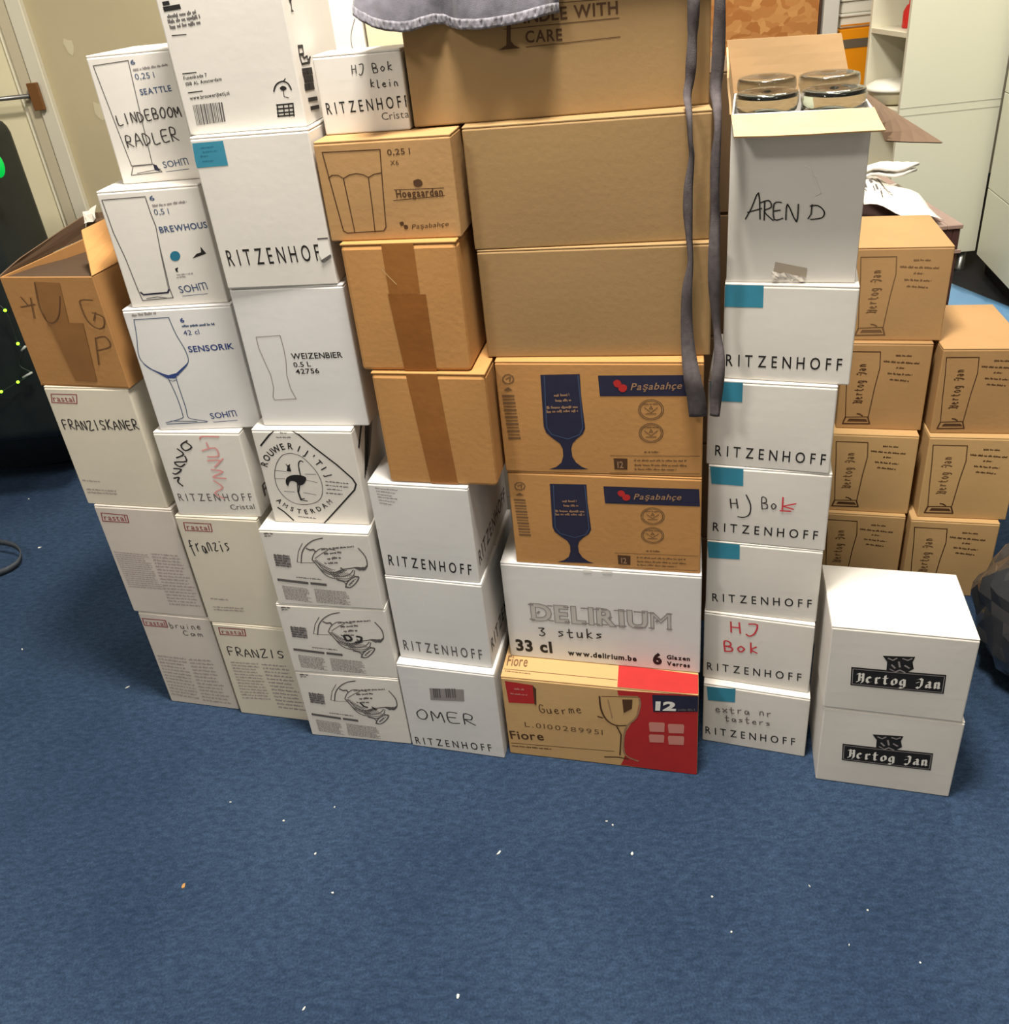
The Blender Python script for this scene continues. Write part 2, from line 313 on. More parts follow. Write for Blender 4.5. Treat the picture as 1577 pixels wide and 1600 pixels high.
class Dec:
    """flat print of one ink on one carton face; points are read in the photograph and laid on the face in metres"""
    def __init__(self, face, off=0.0004, ref=None): self.f = face; self.V = []; self.F = []; self.off = off; self.tr = None; self.grp = []
    def P(self, p): return self.f.st(p)
    def _add(self, pts, faces):
        b = len(self.V); self.V += [Vector(p) for p in pts]; self.F += [tuple(b + i for i in f) for f in faces]
    def mmpp(self, p): return ((self.P((p[0] + 1, p[1])) - self.P(p)).length + (self.P((p[0], p[1] + 1)) - self.P(p)).length) / 2
    def stroke(self, pts, w):
        pts = [Vector(p) for p in pts]
        q_ = [pts[0]]
        for a, b in zip(pts, pts[1:]):
            m_ = max(1, int((b - a).length / .014)); q_ += [a.lerp(b, i / m_) for i in range(1, m_ + 1)]
        for a, b in zip(q_, q_[1:]):
            d = b - a
            if d.length < 1e-6: continue
            d.normalize(); n = Vector((-d.y, d.x)) * w / 2; e = d * w * .3
            self._add([a - e - n, b + e - n, b + e + n, a - e + n], [(0, 1, 2, 3)])
    def nib(self, pts, w, ang=.7):
        v = Vector((math.cos(ang), math.sin(ang))) * w / 2
        for a, b in zip(pts, pts[1:]):
            a, b = Vector(a), Vector(b); q = [a - v, b - v, b + v, a + v]
            if (q[1] - q[0]).cross(q[3] - q[0]) < 0: q = q[::-1]
            self._add(q, [(0, 1, 2, 3)])
    def line(self, pts, wpx=1.5, closed=False, smooth=0):
        w = self.mmpp(pts[0]) * wpx; P = [self.P(p) for p in pts]
        if closed: P.append(P[0])
        if smooth:
            P = [v.xy for v in smooth_path([(p.x, p.y, 0) for p in P], smooth)]
        self.stroke(P, w); return self
    def poly(self, pts, smooth=0):
        P = [self.P(p) for p in pts]
        if smooth: P = [v.xy for v in smooth_path([(p.x, p.y, 0) for p in P + P[:1]], smooth)][:-1]
        t = tessellate_polygon([[Vector((p.x, p.y, 0)) for p in P]]); self._add(P, t); return self
    def patch(self, pts, n=6):
        a, b, c, d = [self.P(p) for p in pts]; V = []; F_ = []
        for i in range(n + 1):
            for j in range(n + 1):
                u, v = i / n, j / n; V.append((a * (1 - u) + b * u) * (1 - v) + (d * (1 - u) + c * u) * v)
        for i in range(n):
            for j in range(n): F_.append((i * (n + 1) + j, (i + 1) * (n + 1) + j, (i + 1) * (n + 1) + j + 1, i * (n + 1) + j + 1))
        self._add(V, F_); return self
    def text(self, s, p0, p1, hpx, bold=0.0, outline=0, slant=0.0, gap=0.0):
        global CAP
        if CAP is None: g = glyphs('H', 0.0); CAP = max(v.y for v in g[0])
        a, b = self.P(p0), self.P(p1); up_h = hpx * self.mmpp(p0)
        n0 = len(self.F); self._text(s, a, b, up_h, bold, outline, slant, gap); self.grp.append((n0, len(self.F))); return self
    def _text(self, s, a, b, H, bold, outline, slant, gap):
        x = 0; items = []
        for ch in s:
            if ch == ' ': x += .32 + gap; continue
            g = glyphs(ch, bold); items.append((g, x - g[3])); x += g[4] - g[3] + .1 + gap
        tot = x - .1 - gap; d = (b - a); L = d.length; d.normalize(); n = Vector((-d.y, d.x)); kx = L / tot; ky = H / CAP
        for g, ox in items:
            pts = [a + d * ((v.x + ox) * kx + v.y * slant * ky) + n * (v.y * ky) for v in g[0]]
            if outline:
                for i, j in g[2]: self.stroke([pts[i], pts[j]], outline * H)
            else: self._add(pts, g[1])
    def path_text(self, s, path, hpx, bold=0.01, wfac=.85):
        """letters set one by one along a curve"""
        global CAP
        if CAP is None: g = glyphs('H', 0.0); CAP = max(v.y for v in g[0])
        P = [v.xy for v in smooth_path([(*self.P(p), 0) for p in path], 6)]; cum = [0]
        for i in range(1, len(P)): cum.append(cum[-1] + (P[i] - P[i - 1]).length)
        H = hpx * self.mmpp(path[0]); n_ = len(s); n0 = len(self.F)
        for k, ch in enumerate(s):
            t = cum[-1] * (k + .5) / n_; i = max(1, next((q for q in range(len(cum)) if cum[q] >= t), len(cum) - 1))
            f_ = (t - cum[i - 1]) / max(1e-9, cum[i] - cum[i - 1]); c = P[i - 1].lerp(P[i], f_); d = (P[i] - P[i - 1]).normalized(); n = Vector((-d.y, d.x))
            g = glyphs(ch, bold); k_ = H / CAP; mid = (g[3] + g[4]) / 2
            self._add([c + d * ((v.x - mid) * k_ * wfac) + n * v.y * k_ for v in g[0]], g[1])
        self.grp.append((n0, len(self.F))); return self
    def arch_mark(self, p0, p1, hpx):
        """three capitals and an arched last letter"""
        a, b = Vector(p0), Vector(p1); m = a.lerp(b, .68); c = a.lerp(b, .74); self.text('SOH', a, m, hpx, .006)
        A, B = self.P(c), self.P(p1); d = B - A; n = Vector((-d.y, d.x)).normalized() * hpx * self.mmpp(p0)
        Q = [(0, 0), (0, .95), (.1, 1), (.4, 1), (.5, .9), (.5, 0)]; w_ = hpx * self.mmpp(p0) * .13
        for o_ in (0, .5): self.stroke([A + d * (x_ + o_) + n * y_ for x_, y_ in Q], w_)
        return self
    def hand(self, s, p0, p1, hpx, wpx=2.0, jit=.06, font=None, nib=False):
        a, b = self.P(p0), self.P(p1); mm = self.mmpp(p0); H = hpx * mm; d = b - a; L = d.length; d.normalize(); n = Vector((-d.y, d.x)); cw = L / len(s)
        rnd = random.Random(s)
        for i, ch in enumerate(s):
            if ch == ' ': continue
            j1, j2 = rnd.uniform(-jit, jit), rnd.uniform(.9, 1.1) if jit else 1
            for stk in (font or HAND)[ch]:
                P = [a + d * (cw * (i + .06 + .88 * (x + j1 * y))) + n * H * (y * j2 + j1) for x, y in stk]
                if nib: self.nib(P, wpx * mm)
                else:
                    P = [v.xy for v in smooth_path([(p.x, p.y, 0) for p in P], 3)] if len(P) > 2 else P
                    self.stroke(P, wpx * mm)
        return self
    def words(self, p0, p1, hpx, seed=1, dens=.82):
        """a row of print too small to read"""
        rnd = random.Random(seed + int(p0[0] * 7 + p0[1])); a, b = self.P(p0), self.P(p1); L = (b - a).length; h = hpx * self.mmpp(p0); t = 0
        d = (b - a).normalized(); n = Vector((-d.y, d.x))
        while t < L:
            l = min(rnd.uniform(.8, 3.2) * h, L - t); q = t
            while q < t + l:
                e = min(h * .33, t + l - q); hh = h * rnd.choice((.55, .6, .9)); y0 = rnd.choice((0, 0, -.15)) * h
                self._add([a + d * q + n * y0, a + d * (q + e) + n * y0, a + d * (q + e) + n * hh, a + d * q + n * hh], [(0, 1, 2, 3)]); q += h * .33 / dens
            t += l + h * .45
        return self
    def para(self, quad, rows, seed=1, fill=.55):
        a, b, c, d = [Vector(p) for p in quad]; rnd = random.Random(seed)
        for i in range(rows):
            v = (i + .7) / rows; l = a.lerp(d, v); r_ = b.lerp(c, v); r_ = l.lerp(r_, rnd.uniform(.82, 1)); h = ((d - a).length / rows) * fill
            self.words((l.x, l.y), (r_.x, r_.y), h, seed + i, .9)
        return self
    def copy_to(self, face):
        o = Dec(face, self.off); o.grp = list(self.grp); o.V = [Vector((v.x * face.W / self.f.W, v.y * face.H / self.f.H)) for v in self.V]; o.F = list(self.F); return o
    def build(self, name, m, parent, label=None):
        if name == 'printed_lettering' and len(self.grp) > 1:   # each string is a part of its own
            used = set()
            for i0, i1 in self.grp:
                d_ = Dec(self.f, self.off); ids = {}
                for f in self.F[i0:i1]:
                    d_.F.append(tuple(ids.setdefault(v, len(ids)) for v in f))
                d_.V = [self.V[v] for v in ids]; d_.build('printed_lettering', m, parent); used.update(range(i0, i1))
            rest = [f for i, f in enumerate(self.F) if i not in used]
            if not rest: return None
            self.F = rest; self.grp = []; name = 'printed_lines'; ids = {}
            F2 = [tuple(ids.setdefault(v, len(ids)) for v in f) for f in self.F]; self.V = [self.V[v] for v in ids]; self.F = F2
        me = bpy.data.meshes.new(name); me.from_pydata([(v.x, v.y, 0) for v in self.V], [], self.F); me.update()
        bm = bmesh.new(); bm.from_mesh(me)
        for _ in range(5):   # long flat pieces follow the slight bulge of the card
            le = [e for e in bm.edges if e.calc_length() > .03]
            if not le: break
            bmesh.ops.subdivide_edges(bm, edges=le, cuts=1); bmesh.ops.triangulate(bm, faces=[f for f in bm.faces if len(f.verts) > 4])
        for v in bm.verts: v.co = self.f.pt(v.co.x, v.co.y, self.off)
        bm.normal_update(); out = {'front': Vector((0, -1, 0)), 'right': Vector((1, 0, 0)), 'top': Vector((0, 0, 1))}[self.f.side]
        flip = [f for f in bm.faces if f.normal.dot(out) < 0]
        if flip: bmesh.ops.reverse_faces(bm, faces=flip)
        bm.to_mesh(me); bm.free()
        o = link(name, me, m, parent)
        if label: o['label'] = label
        return o
def Z(ox, oy, k): return lambda *pts: [(ox + x / k, oy + y / k) for x, y in pts]

def carton(key, label, m, group=None, bev=0.0025, flaps=2, name='carton', topm=None, seed=None, nofloor=False):
    x, y, a, w, h, d, z = CART[key]
    root = empty(name, (x, y, z), a); tag(root, label, 'box', group)
    rnd = random.Random(key); bm = bmesh.new(); n = 8
    g = 0.0007; t_ = 0.0035 if flaps else 0
    # walls as a bevelled shell, front face gently bulged
    add_box(bm, g, w - g, 0, d, g * .6, h - t_ - g * .3, bev, 2)
    bmesh.ops.subdivide_edges(bm, edges=[e for e in bm.edges if e.calc_length() > .04], cuts=6, use_grid_fill=True)
    for v in bm.verts:
        s, t = v.co.x, v.co.z
        b = BULGE * math.sin(math.pi * min(max(s / w, 0), 1)) * math.sin(math.pi * min(max(t / h, 0), 1))
        if v.co.y < 0.004: v.co.y -= b
    body = bobj('body', bm, m, root)
    if flaps == 1:
        bm = bmesh.new(); add_box(bm, 0.001, w - 0.001, .0012, d - .0012, h - t_, h, 0.0009); bobj('lid', bm, topm or m, root)
    elif flaps:
        for y0, y1 in ((0.0012, d / 2 - 0.0008), (d / 2 + 0.0008, d - 0.0012)):
            bm = bmesh.new(); add_box(bm, 0.001, w - 0.001, y0, y1, h - t_, h, 0.0009); bobj('flap', bm, topm or m, root)
    return root
# ================================================================== the cartons
Z1, Z2, Z3, Z4, Z5 = Z(0, 0, 3.9425), Z(0, 300, 3.9425), Z(200, 0, 3.504), Z(50, 580, 2.667), Z(180, 440, 3.584)
Z6, Z7, ZB, ZN, ZD = Z(380, 640, 2.857), Z(480, 180, 4.21), Z(540, 0, 2.585), Z(760, 550, 4.38), Z(760, 850, 4.211)
ZE, ZF, ZG, ZJ, ZH, ZT, Z8 = Z(1080, 0, 3.173), Z(1080, 420, 4), Z(1080, 800, 3.173), Z(1280, 260, 2.5), Z(380, 800, 4.443), Z(400, 660, 7.885), Z(430, 0, 6.857)
R_ = {}
def D(key, side='front', off=0.0004): return Dec(Face(key, side), off)
def up(f): return f

# ---- leftmost stack: an open brown carton on three worn cream ones
def rastal(key, label, m):
    R_[key] = carton(key, label, m, 'worn cream glassware cartons'); return R_[key]
def rastal_logo(key, quad, side='front'):
    a, b, c, d = quad; r = R_[key]; k = D(key, side)
    k.line([a, b, c, d], 1.4, True); h = abs(d[1] - a[1])
    k.text('rastal', (d[0] * .93 + c[0] * .07, d[1] * .93 + c[1] * .07 - h * .16), (d[0] * .08 + c[0] * .92, d[1] * .08 + c[1] * .92 - h * .16), h * .62, 0.012)
    k.build('brand_mark', MAROON, r)
rastal('T', 'worn cream carton with two pale text blocks on the carpet, bottom of the leftmost stack', LILAC)
rastal('S', 'worn cream carton with two pale text blocks, second from the carpet in the leftmost stack', LILAC)
rastal('R', 'worn cream carton with a long penned word, right under the open brown carton', CREAM)
rastal('V', 'worn cream carton with penned capitals above pale text blocks, on the carpet, second stack', CREAM)
rastal('U', 'worn cream carton with a short lowercase penned word, below the pink-penned small carton', CREAM)
rastal_logo('R', Z4((80, 95), (186, 97), (188, 134), (84, 130)))
rastal_logo('S', Z4((288, 590), (396, 600), (404, 630), (296, 624)))
rastal_logo('T', Z4((460, 1030), (556, 1038), (566, 1066), (470, 1058)))
rastal_logo('U', Z4((632, 630), (745, 636), (752, 668), (640, 662)))
rastal_logo('V', Z4((778, 1068), (886, 1076), (892, 1102), (786, 1096)))
p = Z4((135, 243), (452, 240)); D('R').hand('FRANZISKANER', p[0], p[1], 13, 1.6, .1).build('handwriting', PEN, R_['R'])
p = Z4((665, 752), (835, 748)); D('U').hand('franzis', p[0], p[1], 20, 1.5, .12).build('handwriting', PEN, R_['U'])
p = Z4((820, 1182), (1060, 1200)); D('V').hand('FRANZIS', p[0], p[1], 12, 1.4, .12).build('handwriting', PEN, R_['V'])
p = Z4((575, 1068), (710, 1076), (630, 1098), (720, 1106)); D('T').hand('bruine', p[0], p[1], 8, 1.1).hand('Cam', p[2], p[3], 7, 1.1).build('handwriting', PENG, R_['T'], 'faded bluish handwriting')
k = D('R'); p = Z4((210, 456), (285, 462), (225, 485), (360, 494), (362, 518), (232, 510)); k.words(p[0], p[1], 2.6, 3); k.para([p[2], p[3], p[4], p[5]], 2, 5); k.build('small_print', PALE, R_['R'])
k = D('U'); p = Z4((745, 948), (818, 954), (755, 975), (890, 984), (892, 1004), (760, 998)); k.words(p[0], p[1], 2.6, 3); k.para([p[2], p[3], p[4], p[5]], 2, 5); k.build('small_print', PALE, R_['U'])
for key, qs in (('S', [[(340, 748), (482, 760), (560, 910), (405, 900)], [(495, 752), (622, 764), (712, 985), (575, 975)]]),
                ('T', [[(520, 1178), (640, 1190), (712, 1372), (585, 1350)], [(652, 1192), (756, 1200), (836, 1392), (716, 1376)]]),
                ('V', [[(826, 1205), (942, 1212), (1010, 1372), (880, 1365)], [(955, 1212), (1072, 1222), (1148, 1420), (1030, 1405)]])):
    k = D(key)
    for i, q in enumerate(qs): k.para(Z4(*q), 17 if key == 'S' else 13, i + 2, .5)
    k.build('small_print', PALE, R_[key])

# open brown carton
r = R_['Wb'] = carton('Wb', 'open brown carton with raised flaps and brown tape on top of the leftmost stack', KRAFT4, flaps=False)
WK = mat('kraft_carton_worn', (164, 120, 72), .7, .1, 7, .2, 90)
x, y, a, w, h, d, z = CART['Wb']
for c in list(r.children): bpy.data.objects.remove(c)
bm = bmesh.new(); th = .004
add_box(bm, .0007, w - .0007, 0, th, .0005, h, .001); add_box(bm, .0007, w - .0007, d - th, d, .0005, h, .001)
add_box(bm, .0007, th, th, d - th, .0005, h, .001); add_box(bm, w - th, w - .0007, th, d - th, .0005, h, .001); add_box(bm, .001, w - .001, 0, d, .0005, .004)
bobj('body', bm, WK, r)
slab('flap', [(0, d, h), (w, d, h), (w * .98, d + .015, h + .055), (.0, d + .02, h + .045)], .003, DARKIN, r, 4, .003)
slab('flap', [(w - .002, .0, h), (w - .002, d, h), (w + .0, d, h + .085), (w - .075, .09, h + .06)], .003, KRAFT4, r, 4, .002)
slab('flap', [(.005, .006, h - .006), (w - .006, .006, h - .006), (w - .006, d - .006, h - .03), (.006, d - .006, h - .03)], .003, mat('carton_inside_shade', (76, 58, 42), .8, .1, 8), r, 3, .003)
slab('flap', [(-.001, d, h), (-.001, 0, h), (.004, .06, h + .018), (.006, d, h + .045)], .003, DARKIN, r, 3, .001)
k = D('Wb'); k.patch(Z2((210, 552), (368, 560), (428, 815), (300, 822))); k.build('tape', TAPED, r)
k = D('Wb', off=.0007); k.patch(Z2((300, 800), (512, 806), (600, 1168), (468, 1160), (330, 850))[:4]); k.build('tape', TAPED, r)
k = D('Wb', off=.0012)
for st in ([(130, 645), (178, 700)], [(190, 650), (215, 775)], [(130, 708), (218, 690)], [(215, 558), (245, 700), (290, 790), (335, 802), (368, 750), (372, 640)],
           [(572, 665), (500, 665), (500, 700), (540, 790), (600, 838), (640, 830), (638, 770), (570, 742)], [(590, 740), (580, 790)],
           [(590, 895), (612, 1062)], [(590, 900), (650, 890), (682, 950), (600, 975)]): k.line(Z2(*st), 1.6, False, 3 if len(st) > 2 else 0)
k.build('handwriting', mat('worn_brown_marker', (92, 64, 40), .7), r)
bm = bmesh.new()   # crumpled clear tape hanging from the back flap
rnd = random.Random(3); vs = [[bm.verts.new((-.002 + .012 * i + rnd.uniform(-.004, .004), d + .012 - .02 * j / 3 + rnd.uniform(-.006, .006), h + .052 - .014 * j + rnd.uniform(-.004, .004) + .004 * i)) for i in range(4)] for j in range(3)]
for j in range(2):
    for i in range(3): bm.faces.new([vs[j][i], vs[j][i + 1], vs[j + 1][i + 1], vs[j + 1][i]])
o = bobj('clear_tape', bm, CLEAR, r); o.modifiers.new('s', 'SOLIDIFY').thickness = .0006

# ---- second stack from the left
r = R_['A'] = carton('A', 'white tumbler carton with two large penned capital words, topmost against the olive wall', WHITE)
k = D('A'); k.line(Z1((575, 405), (790, 372), (940, 1010), (812, 1022)), 1.3, True); k.line(Z1((820, 1025), (950, 1012), (1000, 1058), (810, 1080)), 1.2, True); k.line(Z1((845, 1068), (990, 1040)), .9)
k.build('glass_drawing', GREYINK, r); D('A').poly(Z1((945, 1014), (966, 1016), (988, 1056), (955, 1048))).build('glass_drawing', DNAVY, r)
k = D('A'); q = Z1((808, 398), (836, 394), (838, 490), (955, 478), (870, 585), (1060, 560)); k.text('6', q[0], q[1], 6.5, .02); k.text('0,25 l', q[2], q[3], 8.5); k.text('SEATTLE', q[4], q[5], 8.5, .02)
q = Z1((822, 437), (1035, 404)); k.build('printed_lettering', SNAVY, r); k = D('A'); k.words(q[0], q[1], 4, 2); k.build('small_print', LGREY, r)
q = Z1((1012, 1035), (1162, 1012), (1025, 1058), (1165, 1040)); D('A').arch_mark(q[0], q[1], 9.5).line([q[2], q[3]], .8).build('brand_mark', SNAVY, r)
q = Z1((728, 768), (1125, 712), (785, 912), (1115, 862)); D('A', off=.0008).hand('LINDEBOOM', q[0], q[1], 14, 1.7, .1).hand('RADLER', q[2], q[3], 18, 1.7, .1).build('handwriting', PEN, r)
r = R_['B'] = carton('B', 'white carton with a tapered beer glass outline and a round blue dot', WHITE)
k = D('B'); k.line(Z2((628, 50), (895, 28), (930, 130), (962, 210), (985, 330), (1025, 500), (1045, 590), (1068, 650), (880, 668), (850, 600), (775, 410), (700, 250)), 1.4, True); k.line(Z2((960, 200), (995, 390), (1040, 600)), .9)
k.line(Z2((905, 655), (970, 645), (1030, 652)), 1.2); k.build('glass_drawing', GREYINK, r); D('B').line(Z2((868, 618), (885, 632), (1035, 618), (1042, 600)), 2.6).build('glass_drawing', DNAVY, r)
k = D('B'); q = Z2((925, 52), (955, 50), (955, 140), (1045, 134), (990, 250), (1308, 216)); k.text('6', q[0], q[1], 7, .02); k.text('0,5 l', q[2], q[3], 8.5); k.text('BREWHOUSE', q[4], q[5], 9, .02)
q = Z2((942, 90), (1152, 64), (1090, 512), (1190, 502), (1090, 528), (1145, 522)); k.build('printed_lettering', SNAVY, r); k = D('B'); k.words(q[0], q[1], 4); k.words(q[2], q[3], 2.2); k.words(q[4], q[5], 2.2); k.build('small_print', LGREY, r)
q = Z2((1112, 622), (1280, 598), (1125, 640), (1280, 625)); D('B').arch_mark(q[0], q[1], 10.5).line([q[2], q[3]], .8).build('brand_mark', SNAVY, r)
c = Z2((1081, 393))[0]; D('B').poly([(c[0] + 8 * math.cos(t * .5), c[1] + 8 * math.sin(t * .5)) for t in range(13)]).build('round_mark', NAVY if 0 else BLUES, r)
D('B').poly(Z2((1188, 408), (1212, 380), (1240, 370), (1236, 335), (1272, 378), (1240, 390))).poly(Z2((1080, 470), (1100, 462), (1094, 480), (1102, 492), (1086, 488))).build('bird_mark', BLACK, r)
r = R_['C'] = carton('C', 'white carton with a large stemmed glass outline drawn in blue', WHITE2)
L = [(105, 213), (120, 300), (135, 420), (190, 480), (275, 525), (300, 545), (345, 640), (378, 740), (372, 765), (285, 790)]
Rr = [(300, 200), (340, 290), (388, 370), (411, 430), (400, 470), (355, 520), (345, 545), (395, 700), (408, 755), (440, 770), (515, 785), (290, 797)]
k = D('C'); k.line(Z5(*L), 1.2, False, 4); k.line(Z5(*Rr), 1.2, False, 4); k.line(Z5((105, 213), (300, 200)), 1.2); k.line(Z5((306, 550), (325, 556), (343, 548)), .9); k.line(Z5((312, 780), (460, 782)), 1); k.build('glass_drawing', SNAVY, r)
D('C').poly(Z5((150, 455), (200, 486), (275, 516), (300, 522), (345, 510), (400, 460), (411, 445), (402, 470), (355, 520), (335, 541), (290, 540), (240, 512), (190, 486))).build('glass_drawing', NAVY, r)
k = D('C'); q = Z5((368, 228), (390, 226), (388, 300), (475, 292), (416, 394), (668, 376), (540, 768), (682, 752), (552, 786), (684, 776)); k.text('6', q[0], q[1], 6.5, .03); k.text('42 cl', q[2], q[3], 7.5); k.text('SENSORIK', q[4], q[5], 9, .018); k.arch_mark(q[6], q[7], 9); k.line([q[8], q[9]], .8)
q = Z5((376, 254), (560, 242)); k.build('printed_lettering', NAVY, r); k = D('C'); k.words(q[0], q[1], 4); k.build('small_print', SNAVY, r)
q = Z5((95, 195), (230, 180)); D('C').words(q[0], q[1], 4.5, 9).build('small_print', LGREY, r)
r = R_['Q'] = carton('Q', 'small white carton with faded pink marker writing beside the ostrich emblem carton', WHITE)
q = Z5((362, 1227), (772, 1227), (650, 1276), (785, 1272)); D('Q').text('RITZENHOFF', q[0], q[1], 11.5, 0, gap=.3).build('brand_lettering', GREYINK, r); D('Q').text('Cristal', q[2], q[3], 8).build('printed_lettering', GREYINK, r)
k = D('Q', off=.0008)
for st in ([(475, 880), (490, 866), (580, 868)], [(512, 900), (526, 932)], [(488, 945), (560, 930), (580, 975), (520, 978)], [(520, 1000), (590, 1000), (560, 1035), (605, 990)], [(540, 1050), (605, 1062), (550, 1092), (622, 1100)], [(555, 1112), (605, 1150), (560, 1182), (612, 1212)]): k.line(Z5(*st), 2.2, False, 3)
k.build('handwriting', PINKPEN, r, 'faded pink marker writing')
k = D('Q', off=.0008)
for st in ([(404, 890), (370, 915), (395, 945), (430, 925), (400, 900)], [(350, 935), (385, 965), (345, 985)], [(392, 975), (400, 1005), (335, 1010), (365, 1035), (392, 1020)], [(330, 1045), (372, 1050), (345, 1075), (325, 1072)], [(330, 1100), (360, 1095), (352, 1118), (380, 1142)]): k.line(Z5(*st), 2.2, False, 3)
k.build('handwriting', PEN, r)
k = D('Q', 'right'); k._text('RI', Vector((.03, .03)), Vector((.075, .03)), .028, .01, 0, 0, 0); k.build('brand_lettering', GREYINK, r)

# ---- third stack
r = R_['F'] = carton('F', 'tall white carton with a barcode and address lines at the top left', WHITE)
k = D('F'); q = Z3((218, 100), (380, 72), (222, 128), (398, 98), (232, 158), (400, 130)); k.words(q[0], q[1], 6, 1); k.words(q[2], q[3], 6, 2); k.words(q[4], q[5], 6, 3); k.build('small_print', GREYINK, r); k = D('F')
k.line(Z3((196, 20), (222, 16)), 6); k.line(Z3((202, 50), (282, 36)), 7)
for s_ in ([(242, 195), (320, 188)], [(300, 404), (375, 396)], [(330, 508), (408, 498)]): k.line(Z3(*s_), 1.5)
q = Z3((308, 438), (436, 418), (320, 470), (516, 440), (342, 548), (558, 518)); k.text('Funenkade 7', q[0], q[1], 5, .012); k.text('1018 AL Amsterdam', q[2], q[3], 5, .012); k.text('www.brouwerijhetij.nl', q[4], q[5], 5.5, .015)
k.build('printed_lettering', BLACK, r)
k = D('F'); rnd = random.Random(4); u = 0
while u < 1:
    wd = rnd.choice((.018, .03, .05)); a_ = (355 + 165 * u, 575 - 17 * u); b_ = (378 + 160 * u, 687 - 22 * u); e_ = min(1, u + wd)
    k.poly(Z3(a_, (355 + 165 * e_, 575 - 17 * e_), (378 + 160 * e_, 687 - 22 * e_), b_)); u += wd + rnd.choice((.02, .03))
k.build('barcode', GREYINK, r)
k = D('F'); k.poly(Z3((832, 480), (845, 470), (865, 475), (868, 488), (850, 496), (836, 490)), 2); k.line(Z3((800, 500), (806, 475), (822, 455), (850, 445), (878, 458), (895, 490)), 2.2, False, 3); k.line(Z3((852, 445), (862, 430)), 1.5); k.line(Z3((852, 496), (856, 528), (880, 536)), 1.2)
for yy in (0, 22, 44, 62): k.line(Z3((815 + yy * .1, 575 + yy), (905 + yy * .1, 567 + yy)), 2.4)
for xx in (0, 34, 62, 86): k.line(Z3((818 + xx, 574), (824 + xx, 636)), 2)
k.build('bird_mark', BLACK, r)
k = D('F', 'right')
k.line(Z8((248, 495), (295, 490), (305, 575), (262, 585), (248, 495)), 1.8); k.poly(Z8((250, 505), (290, 500), (293, 515), (254, 522)))
k.line(Z8((262, 585), (300, 590), (310, 625), (345, 600), (352, 650), (380, 610)), 1.6); k.line(Z8((265, 600), (290, 685), (370, 670), (372, 615)), 1.8)
for s_ in ([(300, 770), (392, 758)], [(318, 850), (402, 838)], [(326, 935), (412, 918)]): k.line(Z8(*s_), 5.5)
for s_ in ([(360, 1068), (450, 1052)], [(385, 1160), (470, 1142)]): k.line(Z8(*s_), 3)
k.line(Z8((160, -60), (180, 112)), 1.6); k.poly(Z8((168, 128), (182, 100), (204, 122))); k.poly(Z8((142, -10), (180, -10), (166, 40)))
k.build('printed_lettering', BLACK, r)
r = R_['E'] = carton('E', 'large white carton with blue sticker and torn right edge, under the tall barcode carton', WHITE)
D('E').patch(Z3((352, 785), (520, 770), (550, 905), (375, 920))).build('sticker', BLUE, r)
k = D('E', off=.0007)
for s_ in ([(400, 812), (470, 805)], [(410, 835), (490, 826)], [(400, 858), (440, 854)], [(410, 885), (470, 880)]): q = Z3(*s_); k.words(q[0], q[1], 2)
k.build('small_print', BLUES, r)
q = Z3((556, 1457), (1110, 1422)); D('E').text('RITZENHOFF', q[0], q[1], 24, 0.004, gap=.32).build('brand_lettering', BLACK, r)
k = D('E', off=.0016); k.poly(Z3((1040, 1303), (1095, 1300), (1128, 1390), (1068, 1430), (1048, 1392))); k.build('torn_paper', PAPER, r)
k = D('E', off=.002); k.line(Z3((1042, 1306), (1100, 1302)), 2.5); k.line(Z3((1100, 1302), (1130, 1388)), 2); k.line(Z3((1065, 1428), (1112, 1398)), 4); k.build('torn_edge', GREYINK, r)
r = R_['D'] = carton('D', 'white carton printed WEIZENBIER with a thin wheat beer glass outline', WHITE2)
k = D('D'); k.line(Z5((790, 310), (925, 300), (945, 370), (958, 440), (962, 520), (985, 600), (1015, 655), (895, 662), (885, 645), (888, 590), (872, 520), (835, 440), (805, 370)), 1.1, True); k.build('glass_drawing', LGREY, r)
q = Z5((992, 432), (1276, 424), (1004, 477), (1100, 472), (1016, 515), (1146, 510)); D('D').text('WEIZENBIER', q[0], q[1], 8.8, .012).text('0.5 L', q[2], q[3], 7.5, .012).text('42756', q[4], q[5], 7.5, .012).build('printed_lettering', BLACK, r)
r = R_['P'] = carton('P', 'white carton with a black ostrich emblem in a diamond border', WHITE)
k = D('P'); k.line(Z8((0, 0), (1, 1)), 0) if 0 else None
k.line(ZT((60, 285), (215, 90)), 2.4); k.line(ZT((445, 82), (700, 290), (1000, 520), (1190, 690), (1235, 760), (1215, 830), (845, 1240)), 2.4, False, 0); k.line(ZT((270, 1045), (350, 1100), (465, 1205)), 2.2)
k.build('emblem_border', BLACK, r)
k = D('P'); el = ZT((430, 375), (330, 400), (258, 500), (232, 640), (260, 780), (340, 900), (450, 980), (580, 1010), (720, 990), (800, 930), (825, 820), (800, 700), (740, 590), (640, 480), (540, 405)); k.line(el, 1, True, 3)
for s_ in ([(240, 590), (375, 600)], [(240, 690), (360, 690)], [(610, 632), (740, 635)], [(600, 700), (760, 735)], [(350, 845), (480, 855)], [(590, 860), (745, 888)]): k.line(ZT(*s_), .8)
for s_ in ([(300, 130), (378, 135)], [(250, 187), (442, 188)], [(860, 728), (1140, 758)], [(860, 772), (1140, 802)], [(880, 822), (1060, 838)], [(870, 872), (1070, 888)], [(520, 1163), (750, 1188)]): q = ZT(*s_); k.words(q[0], q[1], 2.2)
k.build('emblem_detail', GREYINK, r)
